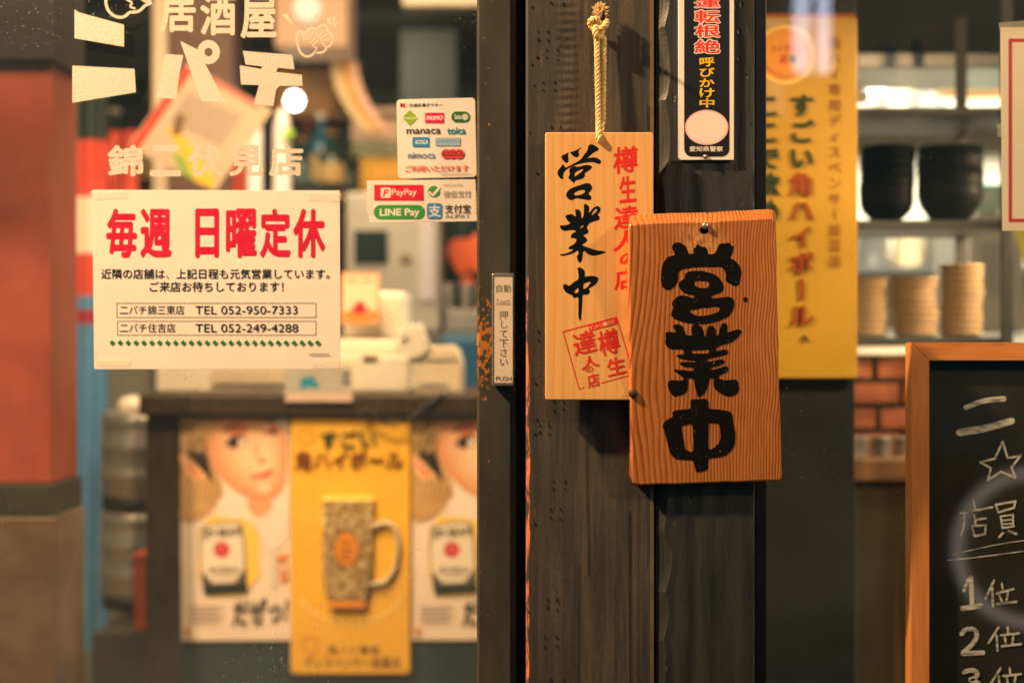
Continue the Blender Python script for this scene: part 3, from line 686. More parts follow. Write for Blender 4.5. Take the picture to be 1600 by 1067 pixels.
mb = MB(); slab(mb, ol, BP, .026, M['orange'], 3.2, hole, M['hole'], bk); mb.build('board', None, t)
p = Print(BP, .0002, .00004); PT = M['paint']
def bs(pts, sc, holes=()): p.shape(pts, PT, holes, 1, .35, sc)
q1 = (1010, 360, 6.667); q2 = (1010, 500, 8.2056); q3 = (1010, 610, 7.111)
bs([(210, 622), (165, 590), (152, 540), (152, 440), (165, 360), (200, 295), (250, 265), (290, 262), (298, 240), (265, 195), (268, 150), (310, 122), (350, 127), (400, 155), (425, 200), (435, 243), (470, 248), (492, 240), (488, 190), (515, 182), (520, 155), (540, 148), (560, 168), (610, 172), (635, 195), (640, 225), (640, 245), (665, 250), (700, 245), (720, 230), (740, 180), (765, 135), (800, 138), (865, 128), (890, 165), (912, 160), (905, 215), (890, 255), (868, 290), (910, 305), (955, 345), (985, 400), (990, 450), (975, 510), (970, 560), (925, 587), (880, 560), (830, 535), (822, 500), (830, 490), (825, 435), (800, 400), (775, 380), (720, 383), (640, 385), (520, 385), (440, 395), (370, 410), (335, 435), (332, 480), (328, 540), (295, 585), (250, 622)], q1)
bs([(400, 490), (405, 455), (430, 430), (500, 420), (580, 420), (650, 440), (720, 460), (770, 510), (800, 560), (803, 610), (785, 645), (740, 660), (690, 675), (668, 705), (740, 705), (800, 697), (860, 688), (905, 710), (915, 750), (912, 800), (890, 850), (860, 895), (800, 925), (740, 950), (660, 968), (580, 978), (480, 972), (420, 965), (350, 945), (290, 920), (255, 885), (265, 845), (285, 800), (262, 770), (275, 735), (320, 690), (365, 673), (420, 685), (500, 710), (500, 675), (430, 668), (385, 645), (345, 605), (333, 570), (350, 530), (390, 508)], q1,
   [[(485, 545), (530, 525), (610, 528), (645, 535), (660, 565), (640, 595), (590, 603), (530, 595)], [(448, 832), (520, 825), (560, 810), (640, 807), (750, 790), (772, 830), (720, 860), (650, 882), (570, 892), (500, 882), (465, 862)]])
bs([(240, 175), (255, 150), (310, 150), (385, 165), (370, 125), (342, 90), (350, 60), (400, 50), (440, 60), (475, 95), (490, 140), (505, 190), (540, 195), (590, 200), (578, 150), (578, 100), (600, 60), (630, 50), (680, 65), (715, 100), (735, 150), (740, 210), (770, 205), (775, 140), (785, 90), (820, 65), (860, 75), (885, 120), (890, 165), (895, 200), (925, 190), (935, 130), (955, 80), (965, 45), (1000, 33), (1035, 55), (1040, 110), (1035, 165), (1090, 140), (1140, 125), (1190, 115), (1210, 135), (1228, 155), (1200, 180), (1170, 230), (1100, 280), (1030, 305), (960, 325), (910, 350), (885, 375), (890, 395), (950, 385), (1010, 372), (1045, 385), (1050, 410), (1035, 440), (960, 460), (850, 485), (770, 510), (780, 535), (850, 525), (920, 505), (970, 498), (1005, 525), (1000, 550), (960, 575), (900, 595), (830, 605), (825, 640), (900, 625), (960, 605), (1030, 582), (1045, 610), (1058, 640), (1030, 665), (960, 700), (920, 725), (940, 755), (1000, 768), (1060, 770), (1110, 762), (1160, 765), (1175, 800), (1190, 880), (1175, 930), (1130, 965), (1080, 982), (1010, 970), (940, 935), (885, 890), (860, 840), (858, 790), (870, 742), (805, 750), (795, 820), (780, 880), (740, 940), (700, 980), (665, 990), (650, 950), (630, 880), (615, 810), (608, 750), (530, 742), (530, 790), (535, 850), (520, 910), (480, 950), (420, 970), (350, 978), (320, 950), (285, 890), (272, 820), (285, 775), (350, 765), (430, 775), (470, 770), (485, 742), (430, 710), (380, 665), (340, 640), (360, 630), (440, 640), (530, 645), (608, 655), (607, 610), (540, 605), (480, 598), (440, 575), (420, 548), (450, 535), (540, 535), (630, 540), (630, 522), (560, 518), (480, 505), (420, 490), (380, 460), (400, 445), (440, 438), (485, 440), (485, 380), (420, 372), (340, 378), (290, 365), (250, 330), (238, 280), (250, 230)], q2,
   [[(572, 390), (680, 388), (822, 373), (802, 405), (790, 428), (700, 428), (582, 430)]])
bs([(485, 115), (500, 98), (560, 95), (650, 88), (680, 105), (690, 150), (688, 200), (760, 205), (850, 215), (920, 230), (950, 255), (960, 310), (970, 390), (988, 470), (985, 560), (975, 620), (940, 670), (890, 715), (840, 735), (760, 745), (690, 755), (685, 820), (680, 875), (650, 892), (600, 900), (555, 908), (540, 870), (525, 770), (440, 772), (360, 765), (300, 745), (260, 690), (245, 620), (225, 540), (200, 450), (178, 395), (200, 345), (250, 310), (300, 290), (283, 240), (320, 220), (400, 210), (498, 200), (492, 150)], q3,
   [[(383, 400), (440, 378), (512, 370), (515, 440), (520, 560), (522, 682), (470, 675), (430, 650), (415, 570), (400, 480)], [(690, 360), (740, 360), (810, 370), (820, 430), (825, 520), (812, 575), (785, 605), (740, 645), (692, 660), (688, 560), (690, 460)]])
p.build('painted_lettering', None, t)
p = Print(BP, .0003, .0002); p.shape([(1161, 466), (1166, 463), (1169, 468), (1166, 473), (1162, 471)], M['hole'], smooth=1); p.build('knot', None, t)
for nm, (px, py, rr) in (('screw', (1102, 353, .0042)), ('nail_head', (989.5, 615, .0052))):
    c = BP(px, py); mb = MB(); mb.lathe([(0, -.003), (rr * .7, -.0028), (rr, -.001), (rr, .012)], c, M['iron'] if nm == 'nail_head' else M['steel'], 14, 'y'); mb.build(nm, None, t)

# ------------------------------------------------------------------ police sticker plate
PS = Flat(-.0775); Q = lambda x, y: (1000 + x / 3.556, y / 3.556)
t = thing('police_notice_plate', P(1103, 250, -.0745), 'narrow black and white police notice plate pinned on the black post', 'sign')
mb = MB(); slab(mb, [(1060, -95), (1147, -95), (1147, 250), (1060, 250)], PS, .004, M['paper'], .8); mb.build('plate', None, t)
p = Print(PS, .0003, .00004); DK = ink('plate_black', 34, 36, 40, .3); WT = ink('white', 240, 236, 228); RE = ink('plate_red', 226, 62, 52); YE = ink('plate_yellow', 246, 206, 40)
p.rect(1069, -80, 1139.5, 245, DK, 12)
for ch, y0, y1 in (('運', -5, 45), ('転', 58, 130), ('根', 140, 210), ('絶', 222, 298)):
    a = Q(302, y0); b = Q(445, y1); p.text(ch, a[0] - 1.4, a[1] - 1.4, b[0] + 1.4, b[1] + 1.4, WT, .085); p.text(ch, a[0], a[1], b[0], b[1], RE, .028)
for ch, y0, y1 in (('呼', 320, 372), ('び', 378, 430), ('か', 438, 486), ('け', 492, 545), ('中', 549, 600)):
    a = Q(330, y0); b = Q(414, y1); p.text(ch, *a, *b, YE, .03)
p.ell(1104, 199.6, 34, 27.5, ink('oval_rose', 236, 196, 200)); p.ell(1104, 199.6, 31.5, 25, ink('oval_white', 246, 232, 226))
a = Q(275, 814); b = Q(460, 844); p.text('愛知県警察', *a, *b, WT, .02)
p.build('printing', None, t)
mb = MB(); mb.lathe([(0, -.004), (.0022, -.003), (.003, 0)], PS(1102, 245), M['steel'], 12, 'y'); mb.build('pin', None, t)

# ------------------------------------------------------------------ closed-day notice and stickers on the door glass
GN = Flat(-.0012)
def sheet(name, quad, plane, label, cat, m, thick=.0006, rad=1.0, base=None):
    t = thing(name, plane(sum(q[0] for q in quad) / 4, max(q[1] for q in quad)), label, cat)
    f = qmap(quad); w = math.dist(quad[0], quad[1]); h = math.dist(quad[0], quad[3])
    ol = [f(x / w, y / h) for x, y in rrect(0, 0, w, h, rad)]
    mb = MB(); slab(mb, ol, plane, thick, m, .4); mb.build('sheet', None, t); return t, f
def tapes(pl, t, qs):
    for q in qs:
        p = Print(pl, .0011); p.shape(chaikin(dense(q, 6, .5), 1), M['tape']); p.build('tape', None, t)
t, f = sheet('closed_day_notice', [(144, 297), (531, 298), (532, 577), (147, 577)], GN, 'large white notice with red weekly closing day headline taped on the door glass', 'notice', M['paper'])
p = Print(GN, .0003, .00002); NR = ink('notice_red', 214, 34, 70); NB = ink('notice_black', 34, 42, 38); NG = ink('notice_green', 24, 134, 62); NL = ink('notice_line', 150, 140, 124)
for ch, x0, x1 in (('毎', 166, 214), ('週', 219, 268), ('日', 305, 342), ('曜', 353, 401), ('定', 406, 454), ('休', 458, 508)): p.text(ch, x0, 326, x1, 403, NR, .038)
p.text('近隣の店舗は、上記日程も元気営業しています。', 158, 420, 515, 436, NB, .014); p.text('ご来店お待ちしております！', 234, 440, 443, 456, NB, .014)
p.frame(182, 473, 494, 496, .9, NL); p.frame(183, 501, 494, 523.5, .9, NL)
p.text('二パチ錦三東店', 187, 477, 288, 491.5, NB, .002); p.text('TEL 052-950-7333', 305, 478, 465, 491, NB, .002)
p.text('二パチ住吉店', 187, 505, 274, 519.5, NB, .002); p.text('TEL 052-249-4288', 305, 506, 466, 519, NB, .002)
for i in range(27): x = 175.5 + i * 12.35; p.shape([(x - 4.4, 535.5), (x, 531), (x + 4.4, 535.5), (x, 540)], NG)
for i in range(9): p.rect(483 + i * 3.6, 552, 485.6 + i * 3.6, 554.4, NL)
p.build('printing', None, t)
tapes(GN, t, ([(140, 299), (196, 296), (199, 309), (146, 312)], [(478, 300), (534, 302), (532, 315), (480, 312)], [(148, 560), (205, 561), (202, 572), (150, 571)], [(485, 564), (530, 560), (531, 574), (486, 575)]))

quad = [(619.5, 156), (742.5, 153), (745, 277), (622, 279.5)]
t, f = sheet('transit_card_sticker', quad, GN, 'square white rounded sticker listing transit card logos on the door glass', 'sticker', M['paper'], rad=6)
p = Print(GN, .0003, .00002); I = (610, 140, 4.853); u = lambda x, y: (610 + x / 4.853, 140 + y / 4.853)
def tx(s, x0, y0, x1, y1, m, w=0.0, sh=0.0): p.text(s, *u(x0, y0), *u(x1, y1), m, w, sh, -.012)
GY = ink('sticker_dark', 60, 60, 52); TE = ink('teal', 46, 150, 176); SB = ink('slate_blue', 128, 152, 186)
p.rect(*u(75, 105), *u(88, 135), GY); p.ell(*u(108, 122), 4.2, 3.2, ink('ic_red', 222, 44, 40)); p.shape([(112, 112), (132, 106), (132, 136), (112, 130)], WT, sc=I); tx('交通系電子マネー', 142, 106, 395, 134, GY, .02)
p.shape([(148, 156), (210, 216), (148, 277), (88, 216)], ink('leaf_green', 142, 186, 42), sc=I); tx('kitaca', 112, 208, 186, 226, WT, .02); p.ell(*u(100, 216), 1.6, 1.6, WT); p.ell(*u(197, 216), 1.6, 1.6, WT)
p.rect(*u(263, 178), *u(405, 256), ink('pink', 226, 40, 92)); tx('PASMO', 272, 200, 398, 234, WT, .05, .2)
p.rect(*u(462, 168), *u(602, 250), ink('deep_green', 52, 116, 50), 8); tx('Suica', 486, 188, 540, 226, WT, .04); p.ell(*u(566, 210), 5, 5, ink('pale_green', 206, 222, 196))
tx('manaca', 122, 300, 380, 338, GY, .012); tx('toica', 430, 288, 570, 340, TE, .03)
p.rect(*u(168, 362), *u(295, 437), ink('sky_blue', 52, 142, 206), 2); tx('ICOCA', 190, 384, 286, 416, WT, .04, .1)
p.rect(*u(340, 367), *u(528, 428), ink('pale_blue', 160, 194, 216)); tx('はやかけん', 352, 380, 516, 408, ink('mid_blue', 120, 160, 196), .03)
tx('nimoca', 133, 474, 340, 524, SB, .02)
for x in (425, 472, 520): p.ell(*u(x, 490), 8.2, 7.8, ink('coral', 222, 82, 84))
tx('SUGOCA', 394, 470, 552, 508, ink('maroon', 112, 40, 44), .03)
tx('ご利用いただけます', 112, 575, 592, 625, ink('vermilion', 226, 96, 54), .022); p.rect(*u(380, 640), *u(610, 644), NL)
p.build('printing', None, t)

quad = [(573, 283), (743, 280.5), (745.5, 346), (577, 348.5)]
t, f = sheet('mobile_payment_sticker', quad, GN, 'wide white sticker of red and green mobile payment logos under the square one', 'sticker', M['paper'], rad=1.5)
p = Print(GN, .0003, .00002); u = lambda x, y: (520 + x / 2.9625, 280 + y / 2.9625); J = (520, 280, 2.9625)
PR = ink('pay_red', 222, 42, 70); LG = ink('pay_green', 66, 160, 76); AB = ink('pay_blue', 70, 146, 206); GL = ink('pay_grey', 168, 160, 146)
p.rect(*u(192, 27), *u(420, 100), PR); p.rect(*u(222, 40), *u(268, 87), WT, 2); tx('P', 232, 48, 258, 82, PR, .05, .2); tx('PayPay', 273, 46, 388, 84, WT, .01)
p.rect(*u(190, 120), *u(425, 186), LG, 10.5); tx('LINE Pay', 217, 136, 402, 180, WT, .04)
p.ell(*u(468, 58), 9.4, 8.8, LG); p.stroke([(448, 62), (462, 76), (492, 42)], 12, WT, J, 0); tx('WeChat Pay', 513, 22, 600, 38, GL); tx('微信支付', 513, 53, 640, 86, GL, .012)
p.rect(*u(436, 112), *u(505, 184), AB, 4); tx('支', 442, 120, 500, 176, WT, .02); tx('支付宝', 518, 117, 638, 158, ink('pay_dark', 78, 72, 62), .016); tx('ALIPAY', 520, 163, 635, 180, ink('pay_dark2', 104, 98, 86))
p.build('printing', None, t)
tapes(GN, t, ([(571, 300), (580, 300), (581, 335), (573, 335)], [(738, 300), (746, 300), (746, 332), (739, 332)]))

# ------------------------------------------------------------------ poster on the right window
GR = Flat(.0085)
t, f = sheet('red_bordered_poster', [(1563, 43), (1905, 43), (1908, 361), (1566, 361)], GR, 'cream poster with a red border line, cut off at the right edge', 'poster', M['cream'])
p = Print(GR, .0004, .00004); p.frame(1576, 61, 1890, 347, 5, ink('border_red', 196, 36, 48)); p.build('border_line', None, t)
tapes(GR, t, ([(1560, 36), (1600, 33), (1606, 46), (1562, 49)], [(1557, 195), (1566, 195), (1566, 215), (1558, 215)]))

# ------------------------------------------------------------------ chalkboard
CB = Flat(-.020); CF = -.034
t = thing('chalkboard', P(1640, 1200, CF), 'framed chalkboard with handwritten staff ranking leaning by the window', 'chalkboard')
fx = lambda px: P(px, 0, CF).x; fz = lambda py: P(0, py, CF).z
L, R_, T, Bm = fx(1424), fx(2010), fz(535), fz(1560); w = .0215
MB().box(L + .004, R_ - .004, -.020, -.012, Bm + .004, T - .004).build('slate', M['slate'], t)
def rail(pts, name, m):
    mb = MB(); a = [Vector((x, CF, z)) for x, z in pts]; b = [Vector((x, -.008, z)) for x, z in pts]
    mb.poly([a]); mb.poly([b]); mb.grid([a, b], None, False, True); return mb.build(name, m, t, bevel=.0018, seg=3)
g = .0004
rail([(L, T - g), (L + w, T - w - g), (L + w, Bm + w + g), (L, Bm + g)], 'frame_stile', M['fw_v'])
rail([(R_, T - g), (R_, Bm + g), (R_ - w, Bm + w + g), (R_ - w, T - w - g)], 'frame_stile', M['fw_v'])
rail([(L + g, T), (R_ - g, T), (R_ - w - g, T - w), (L + w + g, T - w)], 'frame_rail', M['fw_h'])
rail([(L + g, Bm), (L + w + g, Bm + w), (R_ - w - g, Bm + w), (R_ - g, Bm)], 'frame_rail', M['fw_h'])
p = Print(CB, .0004, .00001); CH = M['chalk']; c3 = (1300, 520, 3.81); c4 = (1300, 780, 3.717)
p = Print(CB, .0004, .00001); p.stroke([(795, 445), (900, 402), (1022, 392)], 36, CH, c3, 2, (.8, .9)); p.stroke([(760, 592), (900, 572), (1068, 524)], 44, CH, c3, 2, (1, .9))
p.build('heading_strokes', None, t); p = Print(CB, .0004, .00001); star = [(1015, 648), (968, 748), (882, 768), (945, 805), (928, 875), (1005, 825), (1090, 860), (1068, 800), (1122, 730), (1045, 745), (1015, 648)]
for a, b in zip(star, star[1:]): p.stroke([a, b], 13, CH, c3)
p.build('drawn_star', None, t); p = Print(CB, .0004, .00001)
LST = []
for q, wd in (([(820, 10), (830, 50)], 13), ([(745, 78), (930, 45)], 13), ([(765, 80), (768, 150), (745, 215)], 13), ([(825, 90), (835, 150)], 13), ([(830, 118), (893, 108)], 12), ([(810, 155), (893, 148)], 13), ([(893, 148), (888, 200)], 13), ([(888, 200), (828, 212)], 13), ([(828, 212), (810, 155)], 13),
    ([(950, 30), (1065, 10)], 13), ([(1065, 10), (1055, 48)], 13), ([(1055, 48), (965, 75)], 13), ([(965, 75), (950, 30)], 13), ([(978, 97), (988, 165)], 11), ([(978, 97), (1050, 87)], 11), ([(1050, 87), (1050, 155)], 11), ([(985, 122), (1048, 115)], 9), ([(985, 143), (1048, 138)], 9), ([(988, 165), (1055, 155)], 11), ([(990, 195), (970, 218)], 14), ([(1025, 182), (1070, 200)], 14),
    ([(697, 318), (850, 285), (960, 260), (1200, 225)], 5), ([(670, 352), (850, 335), (1200, 288)], 6),
    ([(765, 530), (785, 470), (805, 448)], 18), ([(806, 455), (812, 615)], 26), ([(757, 632), (862, 616)], 30),
    ([(940, 470), (890, 575)], 14), ([(930, 515), (933, 618)], 15), ([(985, 487), (990, 520)], 11), ([(955, 545), (1052, 520)], 15), ([(970, 555), (990, 600)], 13), ([(1020, 540), (1010, 600)], 13), ([(958, 605), (1070, 592)], 14),
    ([(752, 778), (775, 752), (820, 748), (845, 778), (825, 830), (760, 888)], 27), ([(760, 893), (875, 888)], 28)): LST.append((q, wd))
for q, wd in LST[:18+2]: p.stroke(q, wd, CH, c4)
p.build('written_words', None, t); p = Print(CB, .0004, .00001)
for q, wd in LST[20:]: p.stroke(q, wd, CH, c4)
for dx, dy in ((0, 0), (12, 236)):
    for q in ([(965, 742), (908, 832)], [(955, 790), (960, 875)], [(1018, 742), (1022, 775)], [(980, 788), (1083, 775)], [(1000, 790), (1010, 845)], [(1052, 785), (1045, 840)], [(985, 850), (1095, 838)]): p.stroke([(a + dx, b + dy) for a, b in q], 14, CH, c4)
p.stroke([(765, 1000), (810, 985), (850, 1005), (830, 1035), (790, 1045), (840, 1055), (862, 1085), (830, 1120), (760, 1110)], 26, CH, c4, 2)
p.build('ranking_list', None, t)
# ------------------------------------------------------------------ inside, left: column, banner, kegs
y = .9; xa = P(-110, 0, y).x; xb = P(80, 0, y).x; z = lambda py: P(0, py, y).z
t = thing('red_column', ((xa + xb) / 2, .98, 0), 'wide red painted column with a black skirting at the far left', 'column')
MB().box(xa, xb, y, 1.06, z(756), z(98)).build('shaft', M['red'], t, bevel=.004)
MB().box(xa - .01, xb + .012, y - .012, 1.07, z(98) + .0005, 2.62).build('capital', pm('dark_brown_beam', lin(24, 19, 20), .25, 8), t, bevel=.004)
MB().box(xa - .006, xb + .008, y - .008, 1.064, z(806), z(756) - .0005).build('skirting', pm('skirting_green_black', lin(40, 42, 32), .3, 12), t, bevel=.003)
MB().box(xa - .006, xb + .012, y - .011, 1.066, 0, z(806) - .0005).build('base_panel', pm('brown_base_panel', lin(104, 82, 62), .45, 6, (1, 1, 2), rough=.5), t, bevel=.004)

def cloth(name, px0, px1, py0, py1, y, bands, amp=.006, waves=3, label='', cat='', ph=0):
    mb = MB(); a = P(px0, py1, y); b = P(px1, py0, y); n = 26; rows = []
    m2 = 40
    for off in (0, .002):
        rows = []
        for j in range(m2 + 1):
            zz = b.z + (a.z - b.z) * j / m2
            rows.append([Vector((a.x + (b.x - a.x) * i / n, y + off + amp * math.sin(waves * 2 * PI * i / n + ph + j * .03), zz)) for i in range(n + 1)])
        for j in range(m2):
            py = py0 + (py1 - py0) * (j + .5) / m2; m = [q[1] for q in bands if py >= q[0]][-1]
            mb.grid(rows[j:j + 2], m)
    return tag(mb.build(name, None, origin=P((px0 + px1) / 2, py1, y)), label, cat)
WC = pm('white_cloth', lin(226, 214, 200), .06, 40, rough=.8); RC = pm('red_cloth', lin(196, 70, 52), .1, 40, rough=.8); MC = pm('maroon_cloth', lin(150, 40, 56), .1, 40, rough=.8)
cloth('hanging_banner', 112, 170, 130, 1015, 1.9, [(0, M['dwall']), (210, RC), (300, WC), (392, RC), (462, M['blue']), (480, MC), (502, M['blue'])], .01, 1.5, 'tall narrow red, white and blue cloth banner beside the red column', 'banner')
cloth('hanging_cloth', 172, 214, 205, 330, 2.6, [(0, RC)], .01, 1, 'small plain red cloth hanging behind the tilted flyer', 'cloth')
cloth('hanging_cloth', 352, 384, 225, 330, 2.9, [(0, RC)], .01, 1, 'small red cloth hanging right of the tilted flyer', 'cloth')
cloth('noren_curtain', 688, 790, 332, 478, 2.6, [(0, pm('navy_cloth', lin(30, 48, 54), .2, 30, rough=.8))], .012, 2, 'dark navy curtain with a big orange print beside the door stile', 'curtain')
p = Print(Flat(2.584), .0, .0003); p.shape([(697, 385), (710, 372), (733, 375), (745, 362), (775, 370), (785, 410), (760, 432), (735, 420), (722, 432), (706, 415)], M['orangep'], smooth=2); p.ell(730, 440, 11, 10, M['orangep'])
o = p.build('orange_print', None, bpy.data.objects['noren_curtain'])

y = 1.75
tag(MB().box(P(150, 0, 1.45).x, P(330, 0, 1.45).x, 1.42, 1.95, 0, .600).build('keg_stand', pm('stand_paint', lin(70, 62, 52), .2, 8), origin=(-.85, 1.7, 0), bevel=.004), 'low dark stand under the steel kegs', 'stand')
cx = P(232, 0, y).x
def keg(zb, label):
    t = thing('beer_keg', (cx, y, zb), label, 'keg', 'stacked steel kegs'); R = .112; h = .235
    MB().lathe([(R * .8, .012), (R * .96, .03), (R, .045), (R, .07), (R * 1.035, .078), (R * 1.035, .088), (R, .096), (R, .140), (R * 1.035, .148), (R * 1.035, .158), (R, .166), (R, .19), (R * .95, .205), (R * .5, .218), (0, .22)], (cx, y, zb), None, 40).build('barrel', M['steel'], t)
    MB().lathe([(R * .97, 0), (R, .002), (R, .03), (R * .97, .034)], (cx, y, zb), None, 40).build('foot_ring', M['black'], t)
    MB().lathe([(R * .96, .19), (R * 1.0, .196), (R * 1.0, .232), (R * .96, h), (R * .9, .232), (R * .9, .2)], (cx, y, zb), None, 40).build('top_ring', M['steel'], t)
    v = MB().lathe([(.03, .218), (.03, .24), (.022, .25), (.022, .262), (0, .265)], (cx, y, zb), None, 20).build('valve', M['plastic'], t); return t
keg(.604, 'lower steel keg standing on the dark stand'); upper = keg(.842, 'upper steel keg stacked on top of another keg')
MB().lathe([(.033, 0), (.037, .004), (.034, .026), (.022, .038), (0, .042)], (P(208, 0, 1.68).x, 1.68, 1.078), None, 24).build('cap', M['plastic'], upper)
y = 1.43; a = P(209, 980, y); b = P(262, 866, y)
t = thing('orange_crate', ((a.x + b.x) / 2, y + .05, .6), 'orange plastic crate between the kegs and the counter', 'crate')
MB().box(a.x, b.x, y, y + .1, .601, b.z - .012).build('box', M['orangep'], t, bevel=.004)
MB().box(a.x - .004, b.x + .004, y - .004, y + .104, b.z - .0115, b.z).build('rim', M['orangep'], t, bevel=.002)

# ------------------------------------------------------------------ counter, posters, till
yc = 1.30; x0 = P(230, 0, yc).x; x1 = .27
ztop = P(0, 616, 1.27).z; zb = P(0, 650, 1.27).z
t = thing('bar_counter', ((x0 + x1) / 2, 1.5, 0), 'dark wooden bar counter papered with whisky posters', 'counter')
MB().box(x0, x1, yc, 1.78, 0, zb - .0005).build('body', pm('counter_front', lin(34, 50, 54), .3, 6, (1, 1, .4), rough=.5), t)
MB().box(P(216, 0, 1.27).x, x1, 1.27, 1.80, zb, ztop).build('top', M['dwood'], t, bevel=.006)
MB().box(x0 - .001, P(282, 0, 1.29).x, 1.292, 1.2995, 0, zb - .001).build('corner_board', M['dwood'], t, bevel=.002)
FP = Flat(1.2935); POS = mat_paper('poster_paper', lin(240, 222, 204))
SK = ink('skin', 238, 186, 146); SK2 = ink('skin_warm', 226, 138, 86); SK3 = ink('skin_light', 246, 208, 174); HA = ink('hair_blond', 196, 156, 104); HA2 = ink('hair_dark', 46, 42, 38); LIP = ink('lip', 206, 102, 92); EY = ink('eye_dark', 50, 42, 40); BRW = ink('brow', 136, 86, 62); RO = ink('rose', 196, 48, 62); YL = ink('poster_yellow', 242, 206, 96); LB = ink('label_cream', 236, 224, 206); INKD = ink('poster_ink', 40, 46, 42); GR_ = ink('poster_grey', 150, 138, 126)
HAS = [ink('strand_a', 226, 190, 136), ink('strand_b', 150, 112, 70), ink('strand_c', 206, 166, 112)]
def woman_poster(dx, quad, label):
    t, f = sheet('whisky_poster', quad, FP, label, 'poster', POS, .001, .6)
    xr = max(q[0] for q in quad) - 3
    class Off:
        n = FP.n
        def __call__(s, px, py): return FP(px + dx, py)
    p = Print(Off(), .0004, .000015); sc = (180, 560, 5.333)
    p.shape([(283, 655), (330, 655), (322, 675), (324, 700), (330, 722), (345, 748), (352, 790), (283, 815)], HA)
    p.shape([(300, 655), (308, 655), (292, 690), (284, 705), (284, 690)], ink('hair_light', 226, 192, 140)); p.shape([(286, 745), (296, 760), (310, 790), (300, 800), (286, 790)], ink('hair_light', 226, 192, 140))
    for k in range(26): # hair strands
        x_ = 284 + k * 1.7; p.stroke([(x_ + 2 + k * .3, 655), (x_ - 2 + (k % 3), 690 + (k % 5) * 8), (x_ - 3 + k * .2, 735 + (k % 4) * 12)], 1.1, HAS[k % 3])
    p.shape([(590, 790), (640, 690), (760, 580), (800, 600), (750, 760), (790, 900), (830, 1060), (880, 1150), (820, 1120), (740, 960), (660, 850)], HA2, smooth=1, sc=sc)
    fo = [(328, 655), (449, 655), (449, 742), (441, 768), (424, 780), (404, 784), (372, 769), (346, 746), (331, 722), (322, 697), (321, 672)]
    for k in range(9):
        u_ = k / 8; q_ = 1 - .62 * u_; c_ = tuple(int(a_ + (b_ - a_) * u_ ** .8) for a_, b_ in zip((218, 148, 104), (244, 208, 170)))
        p.shape([(max(min(408 + (x_ - 408) * q_, 449), 320), max(715 + (y_ - 715) * q_, 655)) for x_, y_ in fo], ink('face_tone_' + 'abcdefghi'[k], *c_), smooth=1)
    p.shape([(412, 658), (424, 658), (420, 700), (414, 700)], SK3, smooth=1); p.shape([(352, 675), (372, 690), (390, 668), (384, 662), (362, 664)], ink('lid_tone', 206, 124, 88), smooth=2)
    p.shape([(400, 757), (420, 754), (424, 766), (408, 772)], SK3, smooth=2)
    p.shape([(530, 800), (575, 788), (640, 870), (775, 980), (775, 1040), (720, 1062), (620, 1000), (560, 900)], SK, smooth=2, sc=sc); p.shape([(580, 820), (620, 880), (720, 970), (700, 1010), (630, 960)], SK2, smooth=2, sc=sc)
    p.shape([(868, 630), (920, 562), (1010, 540), (1080, 560), (1000, 575), (930, 600)], BRW, smooth=1, sc=sc); p.shape([(1230, 540), (1300, 500), (1345, 512), (1330, 530), (1280, 545)], BRW, smooth=1, sc=sc)
    p.shape([(920, 715), (960, 680), (1030, 648), (1105, 680), (1060, 725), (985, 745)], ink('eye_white', 236, 212, 196), smooth=1, sc=sc); p.ell(180 + 985 / 5.333, 560 + 700 / 5.333, 8.4, 8.2, EY); p.ell(180 + 968 / 5.333, 560 + 690 / 5.333, 1.6, 1.6, WT); p.stroke([(930, 722), (985, 752), (1065, 735), (1105, 690)], 9, ink('lash_brown', 150, 90, 66), sc); p.shape([(905, 718), (955, 664), (1035, 630), (1118, 682), (1035, 662), (965, 700)], EY, sc=sc)
    p.shape([(1220, 630), (1260, 592), (1330, 580), (1355, 625), (1290, 642)], ink('eye_shadow', 196, 108, 92), smooth=1, sc=sc); p.ell(180 + 1325 / 5.333, 560 + 615 / 5.333, 4.5, 4, EY)
    p.shape([(1185, 860), (1215, 815), (1265, 855), (1235, 885)], SK2, smooth=2, sc=sc); p.ell(180 + 1205 / 5.333, 560 + 872 / 5.333, 2.2, 1.5, BRW); p.shape([(1150, 700), (1180, 690), (1200, 800), (1185, 850), (1165, 830)], ink('nose_shade', 232, 176, 136), smooth=2, sc=sc); p.shape([(1108, 968), (1200, 962), (1260, 938), (1322, 908), (1312, 970), (1240, 998), (1150, 1002)], LIP, smooth=1, sc=sc)
    p.shape([(310, 800), (404, 800), (407, 930), (312, 932)], YL, smooth=1); p.shape([(318, 800), (352, 772), (378, 778), (404, 786), (430, 781), (450, 776), (450, 850), (412, 866), (402, 812), (330, 806)], ink('shirt_white', 238, 220, 206), smooth=1)
    p.shape([(283, 748), (300, 752), (318, 745), (334, 752), (346, 768), (340, 790), (322, 808), (283, 818)], HA, smooth=1)
    p.shape([(384, 778), (404, 784), (428, 779), (424, 800), (404, 812), (390, 800)], ink('neck_tone', 226, 166, 126), smooth=2)
    for k in range(22):
        x_ = 285 + k * 2.6; p.stroke([(x_ + 8, 750 + abs(k - 11) * .6), (x_ + 2, 778), (x_ - 4 + (k % 3) * 2, 806 - k * .5)], 1.2, HAS[(k * 2) % 3])
    for k in range(16): # loose strands over the temple
        x_ = 300 + k * 2.2; p.stroke([(x_ + 14, 655), (x_ + 2 - k * .3, 672), (x_ - 8 - k * .5, 700 + (k % 4) * 3)], 1.2, HAS[(k + 1) % 3])
    p.shape([(311, 830), (320, 818), (372, 812), (381, 822), (387, 912), (384, 926), (321, 929), (316, 912)], ink('label_edge', 88, 84, 78), smooth=1); p.shape([(314, 832), (322, 821), (371, 815), (378, 824), (384, 908), (317, 911)], LB, smooth=1)
